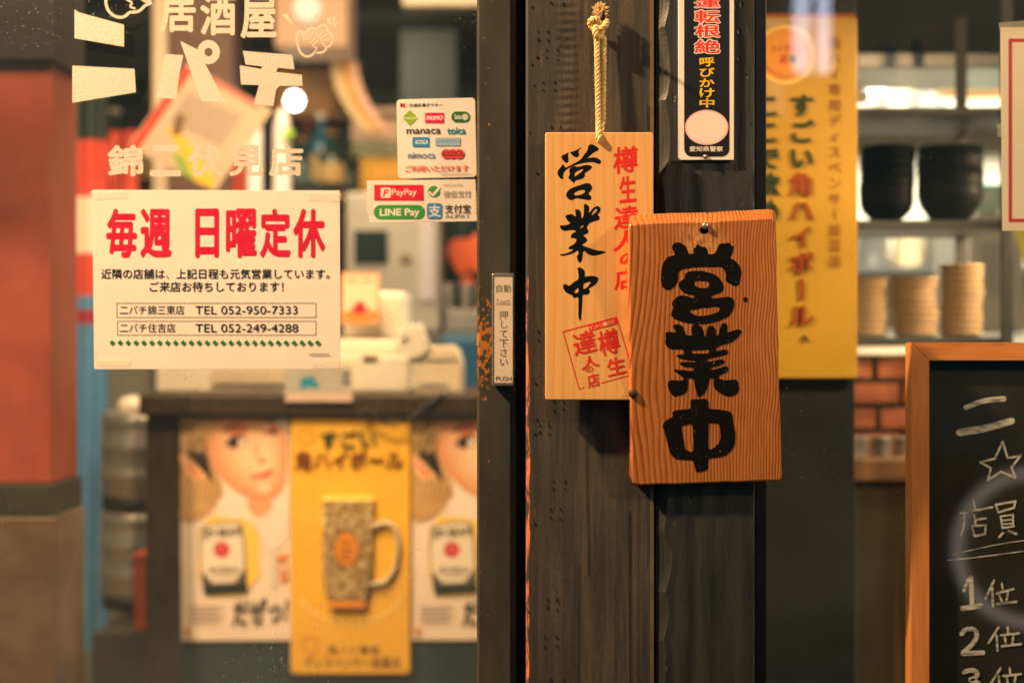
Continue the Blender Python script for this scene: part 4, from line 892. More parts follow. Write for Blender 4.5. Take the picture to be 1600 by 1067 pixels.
    p.shape([(318, 915), (387, 911), (388, 926), (321, 929)], INKD); p.text('JIM BEAM', 317, 824, 377, 843, INKD, .05, 0, -.06)
    p.ell(347, 858, 12.5, 12.5, RO); p.ell(347, 857, 6, 6, ink('rose_light', 222, 98, 104)); p.text('BOURBON', 328, 885, 374, 895, INKD, .03); p.rect(334, 899, 370, 901.5, GR_)
    p.shape([(430, 868), (450, 862), (451, 872), (436, 880)], SK2, smooth=1); p.shape([(432, 884), (451, 877), (451, 890), (437, 895)], SK, smooth=1); p.shape([(436, 900), (451, 893), (451, 905), (440, 910)], SK2, smooth=1); p.shape([(420, 860), (431, 856), (433, 915), (424, 918)], ink('glass_tint', 222, 214, 206), smooth=1)
    p.text('だぜっ!', 362, 934, 451, 974, INKD, .03, .25, -.08)
    for k in range(4): p.rect(297, 946 + k * 7.5, 350 - (k % 2) * 9, 948.4 + k * 7.5, GR_)
    p.rect(290, 978, 298, 992, ink('small_mark', 214, 150, 70)); p.build('printing', None, t)
woman_poster(0, [(280, 653), (452, 653), (455, 1000), (284, 1001)], 'whisky poster of a smiling fair-haired woman, left of the yellow plaque')
woman_poster(359, [(640, 651), (812, 651), (815, 999), (643, 1000)], 'whisky poster of a woman cut off by the door stile, right of the yellow plaque')

FY = Flat(1.284); BRN = ink('enamel_brown', 122, 66, 30); GRN = ink('enamel_green', 46, 66, 34); PY_ = ink('enamel_pale', 246, 206, 110); ORG = ink('enamel_orange', 222, 142, 44)
t = thing('mug_plaque', P(548, 1053, 1.284), 'yellow enamel plaque with a raised beer mug on the counter front', 'sign')
mb = MB(); slab(mb, rrect(454, 653, 641, 1053, 6), FY, .007, M['yellow'], 2); mb.build('plate', None, t)
p = Print(FY, .0004, .00006); p.text('すごい', 501, 672, 588, 700, GRN, .035, depth=.004); p.text('角ハイボール', 461, 703, 630, 734, BRN, .035, depth=.004)
p.text('角ハイ専用', 512, 1008, 592, 1023, BRN, .02); p.text('ディスペンサー設置店', 476, 1026, 626, 1044, BRN, .02); p.ell(479, 683, 14, 13, ORG, .75); p.ell(485, 1008, 13, 15, ORG, .8)
for k in range(15):
    a = PI * (.10 + .80 * k / 14); p.ell(548 - 82 * math.cos(a), 922 + 50 * math.sin(a), 4.2, 6, PY_)
p.ell(463, 660, 1.6, 1.6, BRN); p.ell(632, 660, 1.6, 1.6, BRN); p.ell(463, 1046, 1.6, 1.6, BRN); p.ell(632, 1046, 1.6, 1.6, BRN)
p.build('printing', None, t)
FM = Flat(1.268); mug = [(503, 786), (582, 786), (580, 898), (572, 938), (513, 938), (503, 900)]; MG = mat_mug()
mg = MB(); slab(mg, mug, FM, .0155, MG, 5); mgo = mg.build('mug', None, t)
mb = MB(); mb.tube([FM(580, 824) + Vector((0, .008, 0)), FM(600, 817) + Vector((0, .008, 0)), FM(616, 822) + Vector((0, .008, 0)), FM(622, 850) + Vector((0, .008, 0)), FM(617, 888) + Vector((0, .008, 0)), FM(602, 910) + Vector((0, .008, 0)), FM(578, 914) + Vector((0, .008, 0))], .0050, None, 10); mb.build('handle', pm('mug_handle', lin(196, 186, 160), .1, 60, rough=.3), mgo)
p = Print(FM, .0005, .0001); p.ell(541, 858, 21, 30, ink('mug_dark', 88, 70, 44)); p.ell(541, 858, 18.5, 27, ORG)
for k, yy in enumerate((845, 856, 864, 872)): p.rect(531, yy, 551, yy + 3, BRN)
p.build('oval_label', None, mgo)
MB().pbox(502, 583, 778, 785.5, 1.268, .0155).build('foam', PY_, mgo, bevel=.003); MB().pbox(514, 571, 939, 951, 1.269, .0145).build('foot', ORG, mgo, bevel=.003)

zt = ztop + .0004
def on(px0, px1, py0, y, depth, name, m, parent, bevel=.006): # box standing on the counter top
    a = P(px0, py0, y); b = P(px1, py0, y); return MB().box(a.x, b.x, y, y + depth, zt, a.z).build(name, m, parent, bevel=bevel)
t = thing('cash_register', P(440, 0, 1.5) * 1, 'ivory cash register with a wide drawer on the counter', 'cash register'); t.location.z = zt
on(243, 640, 556, 1.36, .34, 'drawer', M['plastic'], t); 
MB().pbox(330, 536, 575, 600, 1.352, .0075).build('drawer_front', pm('beige_plastic', lin(206, 190, 160), .05, 20, rough=.4), t, bevel=.002)
a = P(262, 450, 1.42); b = P(638, 555, 1.42); MB().box(a.x, b.x, 1.42, 1.66, b.z - .002, P(0, 530, 1.42).z).build('keyboard_housing', M['plastic'], t, bevel=.008)
a = P(536, 455, 1.46); b = P(636, 530, 1.46); MB().box(a.x, b.x, 1.46, 1.60, P(0, 531, 1.46).z, a.z).build('display_head', M['plastic'], t, bevel=.012)
MB().pbox(566, 590, 557, 562, 1.355, .005).build('lock', pm('brass', lin(200, 160, 80), .1, 30, metal=.8, rough=.3), t)
t, f = sheet('price_card', [(444, 574), (549, 572), (551, 626), (446, 628)], Flat(1.262), 'small grey card with blue print hanging on the counter edge under the register', 'card', pm('grey_card', lin(190, 184, 170), .05, 30), .0012)
p = Print(Flat(1.262), .0003, .0001); p.shape([(468, 600), (474, 584), (482, 592), (490, 582), (492, 596), (500, 600), (498, 608), (480, 604), (470, 610)], TE, smooth=1); p.rect(446, 614, 551, 627, ink('card_pink', 226, 196, 180)); p.rect(536, 582, 546, 588, INKD); p.rect(536, 594, 546, 600, INKD); p.build('printing', None, t)
t, f = sheet('menu_card', [(533, 425), (594, 427), (593, 507), (532, 505)], Flat(1.40), 'small orange framed menu card on the front of the register', 'card', ink('menu_cream', 250, 226, 190), .003)
p = Print(Flat(1.40), .0004, .0001); p.frame(533, 426, 593, 506, 3, ink('menu_orange', 238, 150, 70)); p.shape([(536, 503), (536, 488), (560, 480), (590, 486), (590, 503)], ink('menu_orange', 238, 150, 70), smooth=1); p.shape([(548, 486), (556, 474), (564, 468), (572, 478), (574, 488), (560, 492)], RO, smooth=1); p.rect(543, 437, 560, 441, ORG); p.rect(566, 437, 584, 441, ORG); p.build('printing', None, t)
t = thing('card_terminal', P(640, 0, 1.38) * 1, 'small ivory payment terminal between register and printer', 'card reader'); t.location.z = zt
on(618, 654, 560, 1.37, .09, 'stand', M['plastic'], t, .008)
mb = MB(); a = P(617, 562, 1.37); b = P(662, 506, 1.37); q = [(617, 540), (625, 510), (657, 505), (672, 545), (655, 562), (622, 562)]; slab(mb, q, Flat(1.362), .06, M['plastic'], 5); mb.build('handset', None, t)
MB().lathe([(0, -.006), (.006, -.005), (.008, 0)], P(633, 527, 1.361), None, 16, 'y').build('sensor', M['steel'], t)
t = thing('receipt_printer', P(690, 0, 1.4) * 1, 'cream receipt printer with a rounded lid at the right end of the counter', 'printer'); t.location.z = zt
mb = MB(); q = [(655, 541), (705, 540), (716, 548), (722, 568), (722, 613.5), (652, 613.5), (652, 560)]; slab(mb, q, Flat(1.37), .15, pm('printer_ivory', lin(228, 208, 176), .05, 20, rough=.4), 4); mb.build('casing', None, t)
MB().pbox(654, 712, 559, 562, 1.366, .004).build('paper_slot', M['grey'], t); MB().pbox(655, 700, 598, 603, 1.366, .004).build('tear_bar', M['grey'], t)

# ------------------------------------------------------------------ behind the counter
t, f = sheet('tilted_flyer', [(293, 99), (426, 172), (336, 299), (199, 229)], Flat(1.62), 'white flyer hanging tilted with a red stripe and coloured corner', 'flyer', mat_paper('flyer_paper', lin(214, 190, 164)), .002, 1)
p = Print(Flat(1.62), .0004, .0001)
g = lambda a: p.shape([f(*q) for q in a[0]], a[1])
for a in (([(.0, .05), (.09, .0), (.11, 1), (.02, 1)], ink('flyer_red', 220, 70, 46)), ([(.09, .0), (.86, .0), (.86, .07), (.09, .06)], ink('flyer_rose', 206, 130, 110)), ([(.18, .24), (.78, .2), (.80, .58), (.2, .6)], ink('flyer_grey', 184, 164, 144)), ([(.2, .64), (.34, .62), (.95, .9), (.95, 1), (.7, 1)], ink('flyer_yellow', 240, 198, 70)), ([(.42, .86), (.52, .82), (.78, 1), (.6, 1)], ink('flyer_green', 150, 180, 80)), ([(.22, .5), (.3, .46), (.38, .66), (.3, .7)], ink('flyer_brown', 120, 90, 60))): g(a)
p.build('printing', None, t)
tag(MB().box(-2.3, .27, 2.35, 2.75, 0, P(0, 520, 2.35).z).build('back_counter', pm('back_counter_steel', lin(96, 98, 92), .2, 6, rough=.5), origin=(-1, 2.5, 0), bevel=.004), 'long low back counter carrying the tap tower and the monitor', 'counter')
zc = P(0, 520, 2.35).z + .0005
t = thing('tap_tower', (P(425, 0, 2.42).x, 2.42, zc), 'white twin column beer tap tower on the back counter', 'beer tap')
for px, r_ in ((398, .022), (441, .026)):
    c = P(px, 0, 2.42); c.z = zc; h = P(0, 172, 2.42).z - zc
    MB().lathe([(r_ * 1.5, 0), (r_ * 1.5, .01), (r_, .02), (r_, h - .06), (r_ * .7, h - .02), (r_ * .4, h), (0, h + .003)], c, None, 20).build('column', pm('tower_white', lin(228, 222, 224), .04, 20, rough=.3), t)
MB().lathe([(.014, -.004), (.016, .0), (.014, .03)], P(451, 209, 2.385), None, 20, 'y').build('green_badge', pm('lime', lin(150, 200, 60), .05, rough=.3), t)
MB().box(P(380, 0, 2.4).x, P(465, 0, 2.4).x, 2.37, 2.50, zc + .0003, zc + .0095).build('drip_tray', M['steel'], t)
t = thing('till_monitor', (P(612, 0, 2.2).x, 2.45, zc), 'tall pale grey machine with a dark screen behind the counter', 'machine')
y = 2.37; a = P(540, 518, y); b = P(688, 300, y); MB().box(a.x, b.x, y, y + .3, zc + .0002, b.z).build('casing', M['grey'], t, bevel=.012)
MB().pbox(553, 606, 360, 412, y - .006, .0055).build('screen', M['screen'], t, bevel=.002); MB().pbox(655, 678, 340, 470, y - .008, .0075).build('side_panel', pm('lilac_plastic', lin(200, 198, 212), .04, rough=.3), t, bevel=.003)
MB().lathe([(0, -.006), (.016, -.004), (.018, 0)], P(634, 404, y), None, 16, 'y').build('dial', pm('dial_grey', lin(130, 120, 104), .1), t)
a = P(692, 0, 2.28); t = thing('blue_tub', (P(730, 0, 2.28).x, 2.3, 0), 'deep blue plastic tub stack beside the door stile', 'tub')
MB().box(P(686, 0, 2.1).x, P(800, 0, 2.1).x, 2.05, 2.32, .62, P(0, 522, 2.1).z).build('body', M['dblue'], t, bevel=.02); MB().box(P(684, 0, 2.1).x, P(802, 0, 2.1).x, 2.045, 2.325, 0, .6195).build('lower_tub', M['dblue'], t, bevel=.01)
t = thing('steel_tray', (P(700, 0, 2.4).x, 2.42, zc), 'shallow steel tray at the right end of the back counter', 'tray')
MB().box(P(694, 0, 2.37).x, P(800, 0, 2.37).x, 2.365, 2.6, zc + .0002, P(0, 483, 2.37).z).build('pan', M['steel'], t, bevel=.008)
for px in (699, 728, 752):
    c = P(px, 0, 2.33); c.z = zc
    o = MB().lathe([(.016, 0), (.021, .07), (.021, .072), (.018, .072), (.014, .006), (0, .006)], (c.x, 2.36 - .012 + .03, P(0, 483, 2.37).z + .0005), None, 20).build('steel_cup', M['steel'], origin=(c.x, 2.378, P(0, 483, 2.37).z + .0005))
    tag(o, {699: 'steel cup at the left end of the tray by the curtain', 728: 'middle steel cup on the tray by the curtain', 752: 'steel cup on the tray hidden behind the door stile'}[px], 'cup', 'steel cups on the tray')
y = 3.3; za = P(0, 300, y).z; 
t = thing('back_shelf', (-1.0, 3.5, za), 'wooden wall shelf of bottles and boxes behind the bar', 'shelf')
MB().box(P(150, 0, y).x, P(700, 0, y).x, y, y + .35, za - .03, za).build('board', M['mwood'], t, bevel=.003)
for px in (160, 690): MB().box(P(px, 0, y).x - .015, P(px, 0, y).x + .015, y + .30, y + .33, 0, za - .0305).build('support', M['mwood'], t)
def bottle(px, pyt, y, r_, m, cap, label, zb=None):
    zb = za + .0005; c = P(px, pyt, y); h = c.z - zb; t = thing('bottle', (c.x, y, zb), label, 'bottle')
    MB().lathe([(r_ * .9, 0), (r_, .006), (r_, h * .58), (r_ * .85, h * .66), (r_ * .36, h * .76), (r_ * .32, h * .93), (r_ * .36, h * .935)], (c.x, y, zb), None, 20).build('glass_body', m, t)
    MB().lathe([(r_ * .4, h * .936), (r_ * .4, h * .995), (r_ * .3, h)], (c.x, y, zb), None, 16).build('cap', cap, t)
    MB().lathe([(r_ * 1.01, h * .16), (r_ * 1.015, h * .17), (r_ * 1.015, h * .46), (r_ * 1.01, h * .47)], (c.x, y, zb), None, 20).build('paper_label', mlab[len(label) % 3], t)
mlab = [ink('lab_a', 206, 176, 120), ink('lab_b', 90, 110, 110), ink('lab_c', 200, 150, 80)]
DG = pm('green_glass', lin(20, 52, 50), .1, rough=.1, bump=0); DB = pm('brown_glass', lin(70, 46, 26), .1, rough=.1, bump=0); BLG = pm('blue_glass', lin(40, 92, 116), .1, rough=.1, bump=0)
for a in ((470, 215, 3.4, .05, DG, M['gold'], 'short dark green bottle right of the tap tower'), (502, 178, 3.42, .055, BLG, M['plastic'], 'blue bottle with a pale cap on the wall shelf'), (518, 205, 3.36, .05, DG, M['gold'], 'dark green bottle in front of the blue one'), (536, 230, 3.4, .045, DG, M['black'], 'small dark bottle left of the yellow box'), (480, 190, 3.5, .05, DB, M['red'], 'brown bottle with a red cap at the back of the shelf'), (236, 150, 3.45, .055, DB, M['gold'], 'brown bottle behind the tilted flyer'), (180, 170, 3.45, .055, DG, M['plastic'], 'dark green bottle above the hanging red cloth'), (158, 140, 3.4, .05, DB, M['black'], 'tall brown bottle beside the red column')): bottle(*a)
def carton(px0, px1, py0, py1, y, d, m, m2, name, label, cat):
    a = P(px0, py1, y); b = P(px1, py0, y); t = thing(name, ((a.x + b.x) / 2, y + d / 2, a.z), label, cat)
    MB().box(a.x, b.x, y, y + d, a.z, b.z).build('body', m, t, bevel=.006); w_ = b.x - a.x; MB().box(a.x + w_ * .2, b.x - w_ * .2, y - .004, y - .0005, a.z + (b.z - a.z) * .3, b.z - (b.z - a.z) * .25).build('label_panel', m2, t)
carton(562, 645, 246, 299, 3.34, .2, pm('mustard_card', lin(206, 160, 50), .1, 20), pm('amber_card', lin(240, 176, 60), .1), 'carton', 'mustard yellow carton on the wall shelf under the white one', 'box')
carton(548, 625, 168, 222, 3.5, .14, pm('pale_pink_card', lin(240, 208, 184), .05), pm('pale_rose_card', lin(232, 190, 168), .05), 'carton', 'pale pink carton high on the upper shelf', 'box')
carton(548, 640, 222.6, 245.5, 3.44, .2, pm('sage_card', lin(150, 160, 130), .1), pm('sage_light', lin(180, 184, 160), .1), 'carton', 'flat sage green carton under the pale pink one', 'box')
carton(428, 522, 108, 176, 3.5, .2, pm('tan_card', lin(198, 146, 86), .1), pm('tan_light', lin(214, 166, 106), .1), 'carton', 'tan cardboard carton beside the bright bulb', 'box')
y = 3.48; tag(MB().box(P(416, 0, y).x, P(640, 0, y).x, y, y + .24, P(0, 176.5, y).z - .02, P(0, 176.5, y).z - .0005).build('upper_shelf', M['mwood'], origin=(P(528, 176, y)), bevel=.003), 'short upper wooden shelf carrying the tan carton', 'shelf')
for k, (px, c_, lb) in enumerate(((524, (232, 206, 160), 'cream paper strip hanging leftmost by the tan carton'), (538, (222, 166, 70), 'amber paper strip hanging in the middle of three'), (552, (236, 190, 170), 'pink paper strip hanging rightmost of three'))):
    y = 3.2; a = P(px - 7, 205, y); b = P(px + 7, 96, y); mb = MB(); rows = [[Vector((a.x + (b.x - a.x) * i / 6 + .0006 * j * j, y + off + .012 * math.sin(j * .25 + k), b.z + (a.z - b.z) * j / 14)) for i in range(7)] for off in (0, .0015) for j in range(15)]
    mb.grid(rows[:15]); mb.grid(rows[15:]); tag(mb.build('paper_strip', ink('strip_%s' % 'abc'[k], *c_), origin=P(px, 205, y)), lb, 'paper strip', 'paper strips above the wall shelf')
t = thing('box_lamp', P(490, 75, 3.0), 'cream box shaped ceiling lamp at the top of the door glass', 'lamp')
a = P(428, 74, 3.0); b = P(543, -60, 3.0); MB().box(a.x, b.x, 3.0, 3.25, a.z, b.z).build('shade', glow('lit_paper_shade', (1, .60, .32, 1), .20), t, bevel=.01)
MB().lathe([(0, -.05), (.035, -.035), (.05, 0), (.035, .035), (0, .05)], P(480, 15, 2.97), None, 20).build('bulb', glow('lamp_core', (1, .8, .55, 1), .95), t)
MB().lathe([(.012, 0), (.012, .5)], (P(490, 0, 3.1).x, 3.12, b.z), None, 12).build('stem', M['black'], t)
t = thing('bulb_lamp', P(460, 158, 3.2), 'small glaring white bulb in the middle of the room', 'lamp')
MB().lathe([(0, -.030), (.021, -.022), (.030, 0), (.021, .022), (.010, .03)], P(460, 158, 3.2), None, 20).build('bulb', glow('white_bulb', (1, .95, .85, 1), 14), t)
MB().lathe([(.011, .03), (.013, .05), (.013, .08), (.004, .085), (.004, .7)], P(460, 158, 3.2), None, 12).build('socket', M['black'], t)
tag(MB().box(P(628, 0, 2.9).x, .27, 2.9, 3.0, P(0, 9, 2.9).z, 2.5).build('ceiling_beam', M['cream'], origin=P(690, 9, 2.9), bevel=.01), 'pale beam along the top edge left of the door stile', 'beam')
tag(MB().box(P(625, 0, 4.4).x, P(715, 0, 4.4).x, 4.4, 4.8, 0, P(0, 45, 4.4).z).build('tall_cupboard', pm('dim_cupboard', lin(56, 62, 56), .2, 5), origin=(P(670, 0, 4.4).x, 4.6, 0), bevel=.01), 'dim grey green cupboard at the back of the room', 'cupboard')

# ------------------------------------------------------------------ inside, right: yellow plaque on its pillar
tag(MB().box(P(1120, 0, .52).x, P(1336, 0, .52).x, .52, .72, 0, 2.6).build('dark_pillar', pm('pillar_green_black', lin(20, 24, 20), .25, 6, rough=.5), origin=(P(1230, 0, .52).x, .62, 0), bevel=.004), 'dark green black pillar behind the tall yellow plaque', 'pillar')
RP = Flat(.505)
t = thing('highball_plaque', P(1250, 592, .505), 'tall yellow enamel plaque of raised vertical writing right of the black post', 'sign')
mb = MB(); slab(mb, rrect(1128, 27, 1340, 592, 5), RP, .010, pm('deep_yellow_enamel', lin(190, 150, 48), .05, 8, rough=.34, bump=.05, coat=.2), 2.5); mb.build('plate', None, t)
MB().pbox(1130, 1338, 22, 26.2, .507, .008).build('top_edge', ink('edge_red', 190, 90, 40), t, bevel=.001)
p = Print(RP, .0004, .00005); GD = ink('enamel_dark_green', 38, 60, 24); BR2 = ink('enamel_red_brown', 150, 70, 24)
p.ell(1227, 86, 46, 46, PY_, .90); p.ell(1227, 86, 41, 41, ink('emblem_orange', 222, 150, 58)); p.text('ハイボール', 1204, 70, 1256, 84, BR2, .03); p.text('酒', 1217, 86, 1230, 100, ink('emblem_red', 190, 60, 40), .04); p.text('場', 1232, 86, 1245, 100, GD, .03)
for k in range(13): a = PI * (.14 + .72 * k / 12); p.ell(1227 + 35 * math.cos(a), 86 + 34 * math.sin(a), 1.5, 2, BR2)
p.vtext('角ハイ専用ディスペンサー設置店', 1304, 57, 21, 21, ink('enamel_tan', 150, 96, 40), .012, gap=3.3)
p.build('flat_printing', None, t)
p = Print(RP, .0004, .00005); p.vtext('すごい', 1252, 146, 40, 38, GD, .035, depth=.003, gap=3); p.build('raised_word', None, t)
p = Print(RP, .0004, .00005); p.vtext('角ハイボール', 1252, 269, 40, 38, BR2, .035, depth=.003, gap=3); p.vtext('、', 1252, 512, 30, 30, GD, .03, depth=.003); p.build('raised_word', None, t)
p = Print(RP, .0004, .00005); p.vtext('ここで飲め', 1199, 146, 40, 38, GD, .035, depth=.003, gap=3); p.build('raised_word', None, t)

# ------------------------------------------------------------------ steel rack with bowls and cups
y0 = .85; y1 = 1.10; xr = P(1571, 0, y0).x; xl = .46
t = thing('steel_rack', ((xl + xr) / 2, (y0 + y1) / 2, 0), 'open steel shelf rack of black bowls and cream cups', 'rack')
zs = [P(0, 168, y0).z, P(0, 344, y0).z, P(0, 527, y0).z]
for k, zz in enumerate(zs): MB().box(xl, xr + .01, y0, y1, zz - .016, zz).build('shelf', M['rack'], t, bevel=.002)
for xx in (xl, xr):
    for yy in (y0, y1): MB().box(xx - .011, xx + .011, yy + (-.012 if yy == y0 else .001), yy + (-.001 if yy == y0 else .012), 0, 1.9).build('upright', M['rack'], t, bevel=.002)
def vessel(name, prof, m, c, label, cat, group, foot=None):
    o = MB().lathe(prof, c, m, 36).build(name, m, origin=c); return tag(o, label, cat, group)
def bowl_prof(r, h): return [(r * .48, 0), (r * .5, .006), (r * .62, .010), (r * .9, h * .38), (r, h * .62), (r, h), (r * .95, h), (r * .93, h * .6), (r * .6, .016), (0, .013)]
for px, r, n, h, st, lb in ((1386, .050, 6, .062, .0165, 'black bowl in the left stack on the middle rack shelf'), (1484, .060, 4, .085, .020, 'wide black bowl in the right stack on the middle rack shelf')):
    c = P(px, 0, .95); first = None
    for k in range(n):
        q = (c.x + random.uniform(-.002, .002), .95, zs[1] + .0005 + k * st)
        if first is None: first = vessel('lacquer_bowl', bowl_prof(r, h), M['bowl'], q, lb, 'bowl', 'stacked black bowls')
        else: o = first.copy(); COL.objects.link(o); o.location = q; o.rotation_euler = (random.uniform(-.03, .03), random.uniform(-.03, .03), k)
for px, r, n, st, lb in ((1355, .040, 9, .0125, 'cream saucer in the stack half hidden by the yellow plaque'), (1431, .043, 9, .0125, 'cream saucer in the middle stack of the lowest rack shelf'), (1500, .040, 11, .0125, 'cream saucer in the tall right stack of the lowest rack shelf')):
    c = P(px, 0, .95); first = None
    for k in range(n):
        q = (c.x + random.uniform(-.0022, .0022) + .0004 * k * (1 if px > 1450 else -.5), .95 + random.uniform(-.002, .002), zs[2] + .0005 + k * st)
        if first is None: first = vessel('saucer', [(r * .8, 0), (r * .84, .003), (r * .95, .005), (r, .009), (r, .0115), (r * .97, .0122), (r * .8, .010), (0, .008)], M['cup'], q, lb, 'saucer', 'stacked cream saucers')
        else: o = first.copy(); COL.objects.link(o); o.location = q; o.scale = (1 + .004 * k,) * 2 + (1,)
# kitchen lamps, hood and low brick wall
t = thing('tube_lamp', P(1364, 140, 1.7), 'glaring white tube lamp under the kitchen hood', 'lamp')
mb = MB(); mb.tube([P(1348, 148, 1.65), P(1381, 130, 1.72)], .019, glow('tube_white', (1, .97, .90, 1), 7), 14); mb.build('tube', None, t)
mb = MB(); mb.tube([P(1342, 151, 1.64), P(1347, 148.6, 1.649)], .021, M['plastic'], 14); mb.build('end_cap', None, t)
t = thing('shade_lamp', P(1540, 143, 2.2), 'wide amber lamp shade hanging in the kitchen', 'lamp')
MB().lathe([(.03, .085), (.05, .08), (.125, .012), (.13, .0), (.122, .004), (.045, .072)], P(1540, 143, 2.2), None, 32).build('shade', glow('lit_amber_shade', (1, .55, .18, 1), .8), t)
MB().lathe([(.006, .085), (.006, .9)], P(1540, 143, 2.2), None, 10).build('cord', M['black'], t)
t = thing('kitchen_hood', (P(1500, 0, 1.3).x, 1.5, 1.7), 'dark kitchen hood with a steel rim above the rack', 'hood')
y = 1.3; MB().box(P(1337, 0, y).x, 1.6, y, 1.55, P(0, 84, y).z, 2.55).build('canopy', pm('hood_dark', lin(30, 36, 40), .25, 5, rough=.5), t, bevel=.004)
MB().box(P(1337, 0, y).x, 1.6, y - .01, 1.55, P(0, 108, y).z, P(0, 84, y).z - .0005).build('rim', M['steel'], t, bevel=.003)
t = thing('brick_wall', (P(1470, 0, 1.2).x, 1.25, 0), 'low red brick wall below the steel rack', 'wall')
y = 1.2; a = P(1290, 0, y).x; zt2 = P(0, 556, y).z; MB().box(a, 1.6, y, 1.4, 0, zt2).build('mortar', pm('dark_mortar', lin(58, 50, 38), .2, 30, rough=.9), t)
mb = MB(); r = random.Random(8); row = 0; zz = zt2 - .005
while zz > .6:
    xx = a - (.055 if row % 2 else .0)
    while xx < 1.6:
        l = .098 + r.uniform(-.006, .004); mb.box(max(xx, a + .002), min(xx + l, 1.598), y - .008, y - .0005, zz - .040, zz); xx += l + .012
    zz -= .052; row += 1
mb.build('bricks', M['brick'], t, bevel=.002)
MB().box(a, 1.6, y - .03, 1.42, zt2 + .0005, zt2 + .022).build('steel_top', M['steel'], t, bevel=.003)
t = thing('wooden_ledge', (P(1470, 0, 1.0).x, 1.08, 0), 'brown wooden ledge in front of the brick wall', 'ledge')
y = 1.0; MB().box(P(1326, 0, y).x, 1.5, y, 1.19, P(0, 752, y).z, P(0, 716, y).z).build('board', M['mwood'], t, bevel=.004)
MB().box(P(1332, 0, y).x, 1.48, y + .02, 1.18, 0, P(0, 752, y).z - .0005).build('front_panel', pm('olive_panel', lin(58, 50, 22), .25, 6), t)
zl = P(0, 716, y).z + .0005
for px, lb in ((1344, 'steel tumbler at the left end of the wooden ledge'), (1378, 'second steel tumbler on the wooden ledge'), (1412, 'steel tumbler on the ledge next to the chalkboard')):
    c = P(px, 0, 1.06); tag(MB().lathe([(.017, 0), (.021, .035), (.021, .037), (.018, .037), (.014, .004), (0, .004)], (c.x, 1.06, zl), None, 20).build('steel_tumbler', M['steel'], origin=(c.x, 1.06, zl)), lb, 'cup', 'steel tumblers on the ledge')
t, f = sheet('yellow_sheet', [(1584, 355), (1660, 362), (1655, 440), (1600, 410)], Flat(1.3), 'bright yellow paper sheet at the right edge beside the rack', 'paper', ink('lemon', 246, 226, 70), .001)
carton(1526, 1566, 285, 332, 1.8, .15, pm('mint_plastic', lin(190, 226, 210), .05), pm('mint_light', lin(220, 238, 230), .05), 'storage_box', 'pale mint plastic box behind the black bowls', 'box')
carton(1515, 1600, 333, 520, 1.8, .3, pm('pale_cabinet', lin(196, 192, 184), .08, 4), pm('pale_panel', lin(170, 170, 166), .08, 4), 'kitchen_cabinet', 'pale grey cabinet behind the cream saucers', 'cabinet')

# ------------------------------------------------------------------ across the street (seen only in reflections)
t = thing('tube_sign', (1.2, -4.05, 2.2), 'pair of bluish vertical tube lamps across the street, mirrored in the window', 'sign')
for x_, w_ in ((1.172, .034), (1.262, .028)): MB().lathe([(w_, 0), (w_, 1.6)], (x_, -4.0, 2.34), glow('cold_tube', (.74, .80, 1, 1), 9), 14).build('tube', None, t)
MB().box(1.08, 1.36, -4.16, -4.08, 0, 4.0).build('backing_board', M['dwall'], t)

tag(MB().box(P(262, 0, 2.9).x, P(362, 0, 2.9).x, 2.9, 3.05, 0, 2.61).build('room_post', pm('room_post_brown', lin(112, 84, 74), .15, 6), origin=(P(312, 0, 2.9).x, 2.97, 0), bevel=.005), 'brown room post behind the upper white window lettering', 'post')
tag(MB().box(P(236, 0, 2.9).x, P(260, 0, 2.9).x, 2.92, 3.05, 1.55, 2.61).build('lit_wall_edge', pm('lit_edge_cream', lin(246, 226, 196), .05, 6), origin=(P(248, 0, 2.9).x, 2.97, 1.55), bevel=.004), 'narrow cream stand-in for a lit wall edge left of the brown room post', 'lit edge')  # cream colour stands in for a wall edge catching the light
t = thing('round_sign', (2.06, -4.02, .2), 'round pale rimmed sign across the street, mirrored in the chalkboard', 'sign')
mb = MB(); c = Vector((2.09, -4.0, .42)); mb.tube([c + Vector((.30 * math.cos(a * PI / 20), 0, .30 * math.sin(a * PI / 20))) for a in range(41)], .023, glow('pale_rim', (1, .86, .74, 1), 2.2), 10, False); mb.build('rim', None, t)
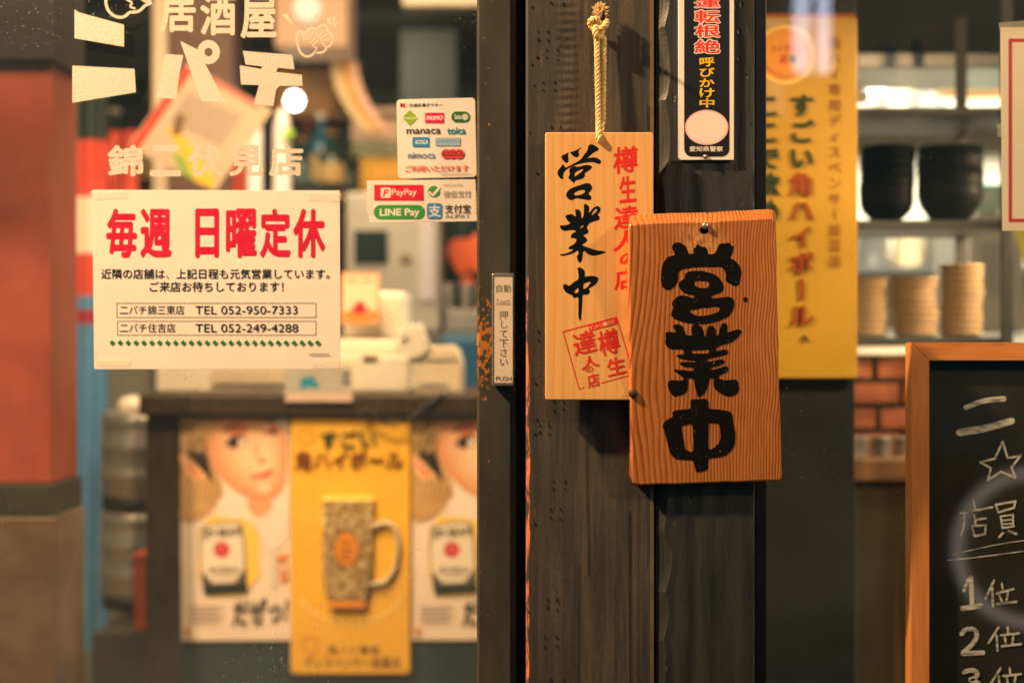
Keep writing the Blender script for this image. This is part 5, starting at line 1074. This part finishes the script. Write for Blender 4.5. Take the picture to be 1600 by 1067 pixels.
MB().lathe([(.27, -.004), (.27, .01)], (2.09, -4.02, .42), None, 40, 'y').build('face', M['hole'], t)
t = thing('kitchen_shelf', (1.3, 3.2, 1.9), 'wall shelf of pans and jars in the bright kitchen', 'shelf')
y = 3.12
MB().box(.6, 3.2, y, 3.39, P(0, 190, y).z, P(0, 182, y).z).build('board', M['rack'], t); MB().box(.6, 3.2, y, 3.39, P(0, 425, y).z, P(0, 415, y).z).build('board', M['rack'], t)
zk = P(0, 415, y).z + .0005; zk2 = P(0, 182, y).z + .0005
def pot(px, z_, r_, h_, m, name, label, cat):
    c = P(px, 0, 3.25); t = thing(name, (c.x, 3.25, z_), label, cat); c.z = z_
    MB().lathe([(r_ * .9, 0), (r_, .01), (r_, h_), (r_ * 1.05, h_ + .004), (r_ * .95, h_ + .006)], c, None, 28).build('body', m, t)
    MB().lathe([(r_ * 1.02, h_ + .007), (r_ * .9, h_ + .02), (r_ * .2, h_ + .03), (r_ * .18, h_ + .05), (0, h_ + .055)], c, None, 28).build('lid', M['rack'], t)
for a in ((1362, zk, .06, .13, M['steel'], 'cooking_pot', 'steel pot on the kitchen shelf beside the yellow plaque', 'pot'), (1418, zk, .05, .10, M['cup'], 'storage_jar', 'cream jar on the kitchen shelf between two pots', 'jar'), (1470, zk, .055, .16, M['steel'], 'cooking_pot', 'tall steel pot behind the right bowl stack', 'pot'), (1545, zk, .06, .12, M['grey'], 'storage_jar', 'grey jar at the right on the kitchen shelf', 'jar'), (1400, zk2, .05, .11, M['plastic'], 'storage_jar', 'ivory jar high on the kitchen shelf by the tube lamp', 'jar'), (1450, zk2, .055, .09, M['grey'], 'storage_jar', 'low grey jar high on the kitchen shelf', 'jar')): pot(*a)
mb = MB(); mb.tube([P(560, 652, 1.262), P(575, 640, 1.262), P(592, 653, 1.262), P(615, 662, 1.262), P(640, 655, 1.262), P(668, 632, 1.262), P(690, 618, 1.266), P(700, 612, 1.30)], .0035, M['black'], 8); tag(mb.build('till_cable', None, origin=P(640, 655, 1.262)), 'loose black cable trailing over the counter front under the printer', 'cable')
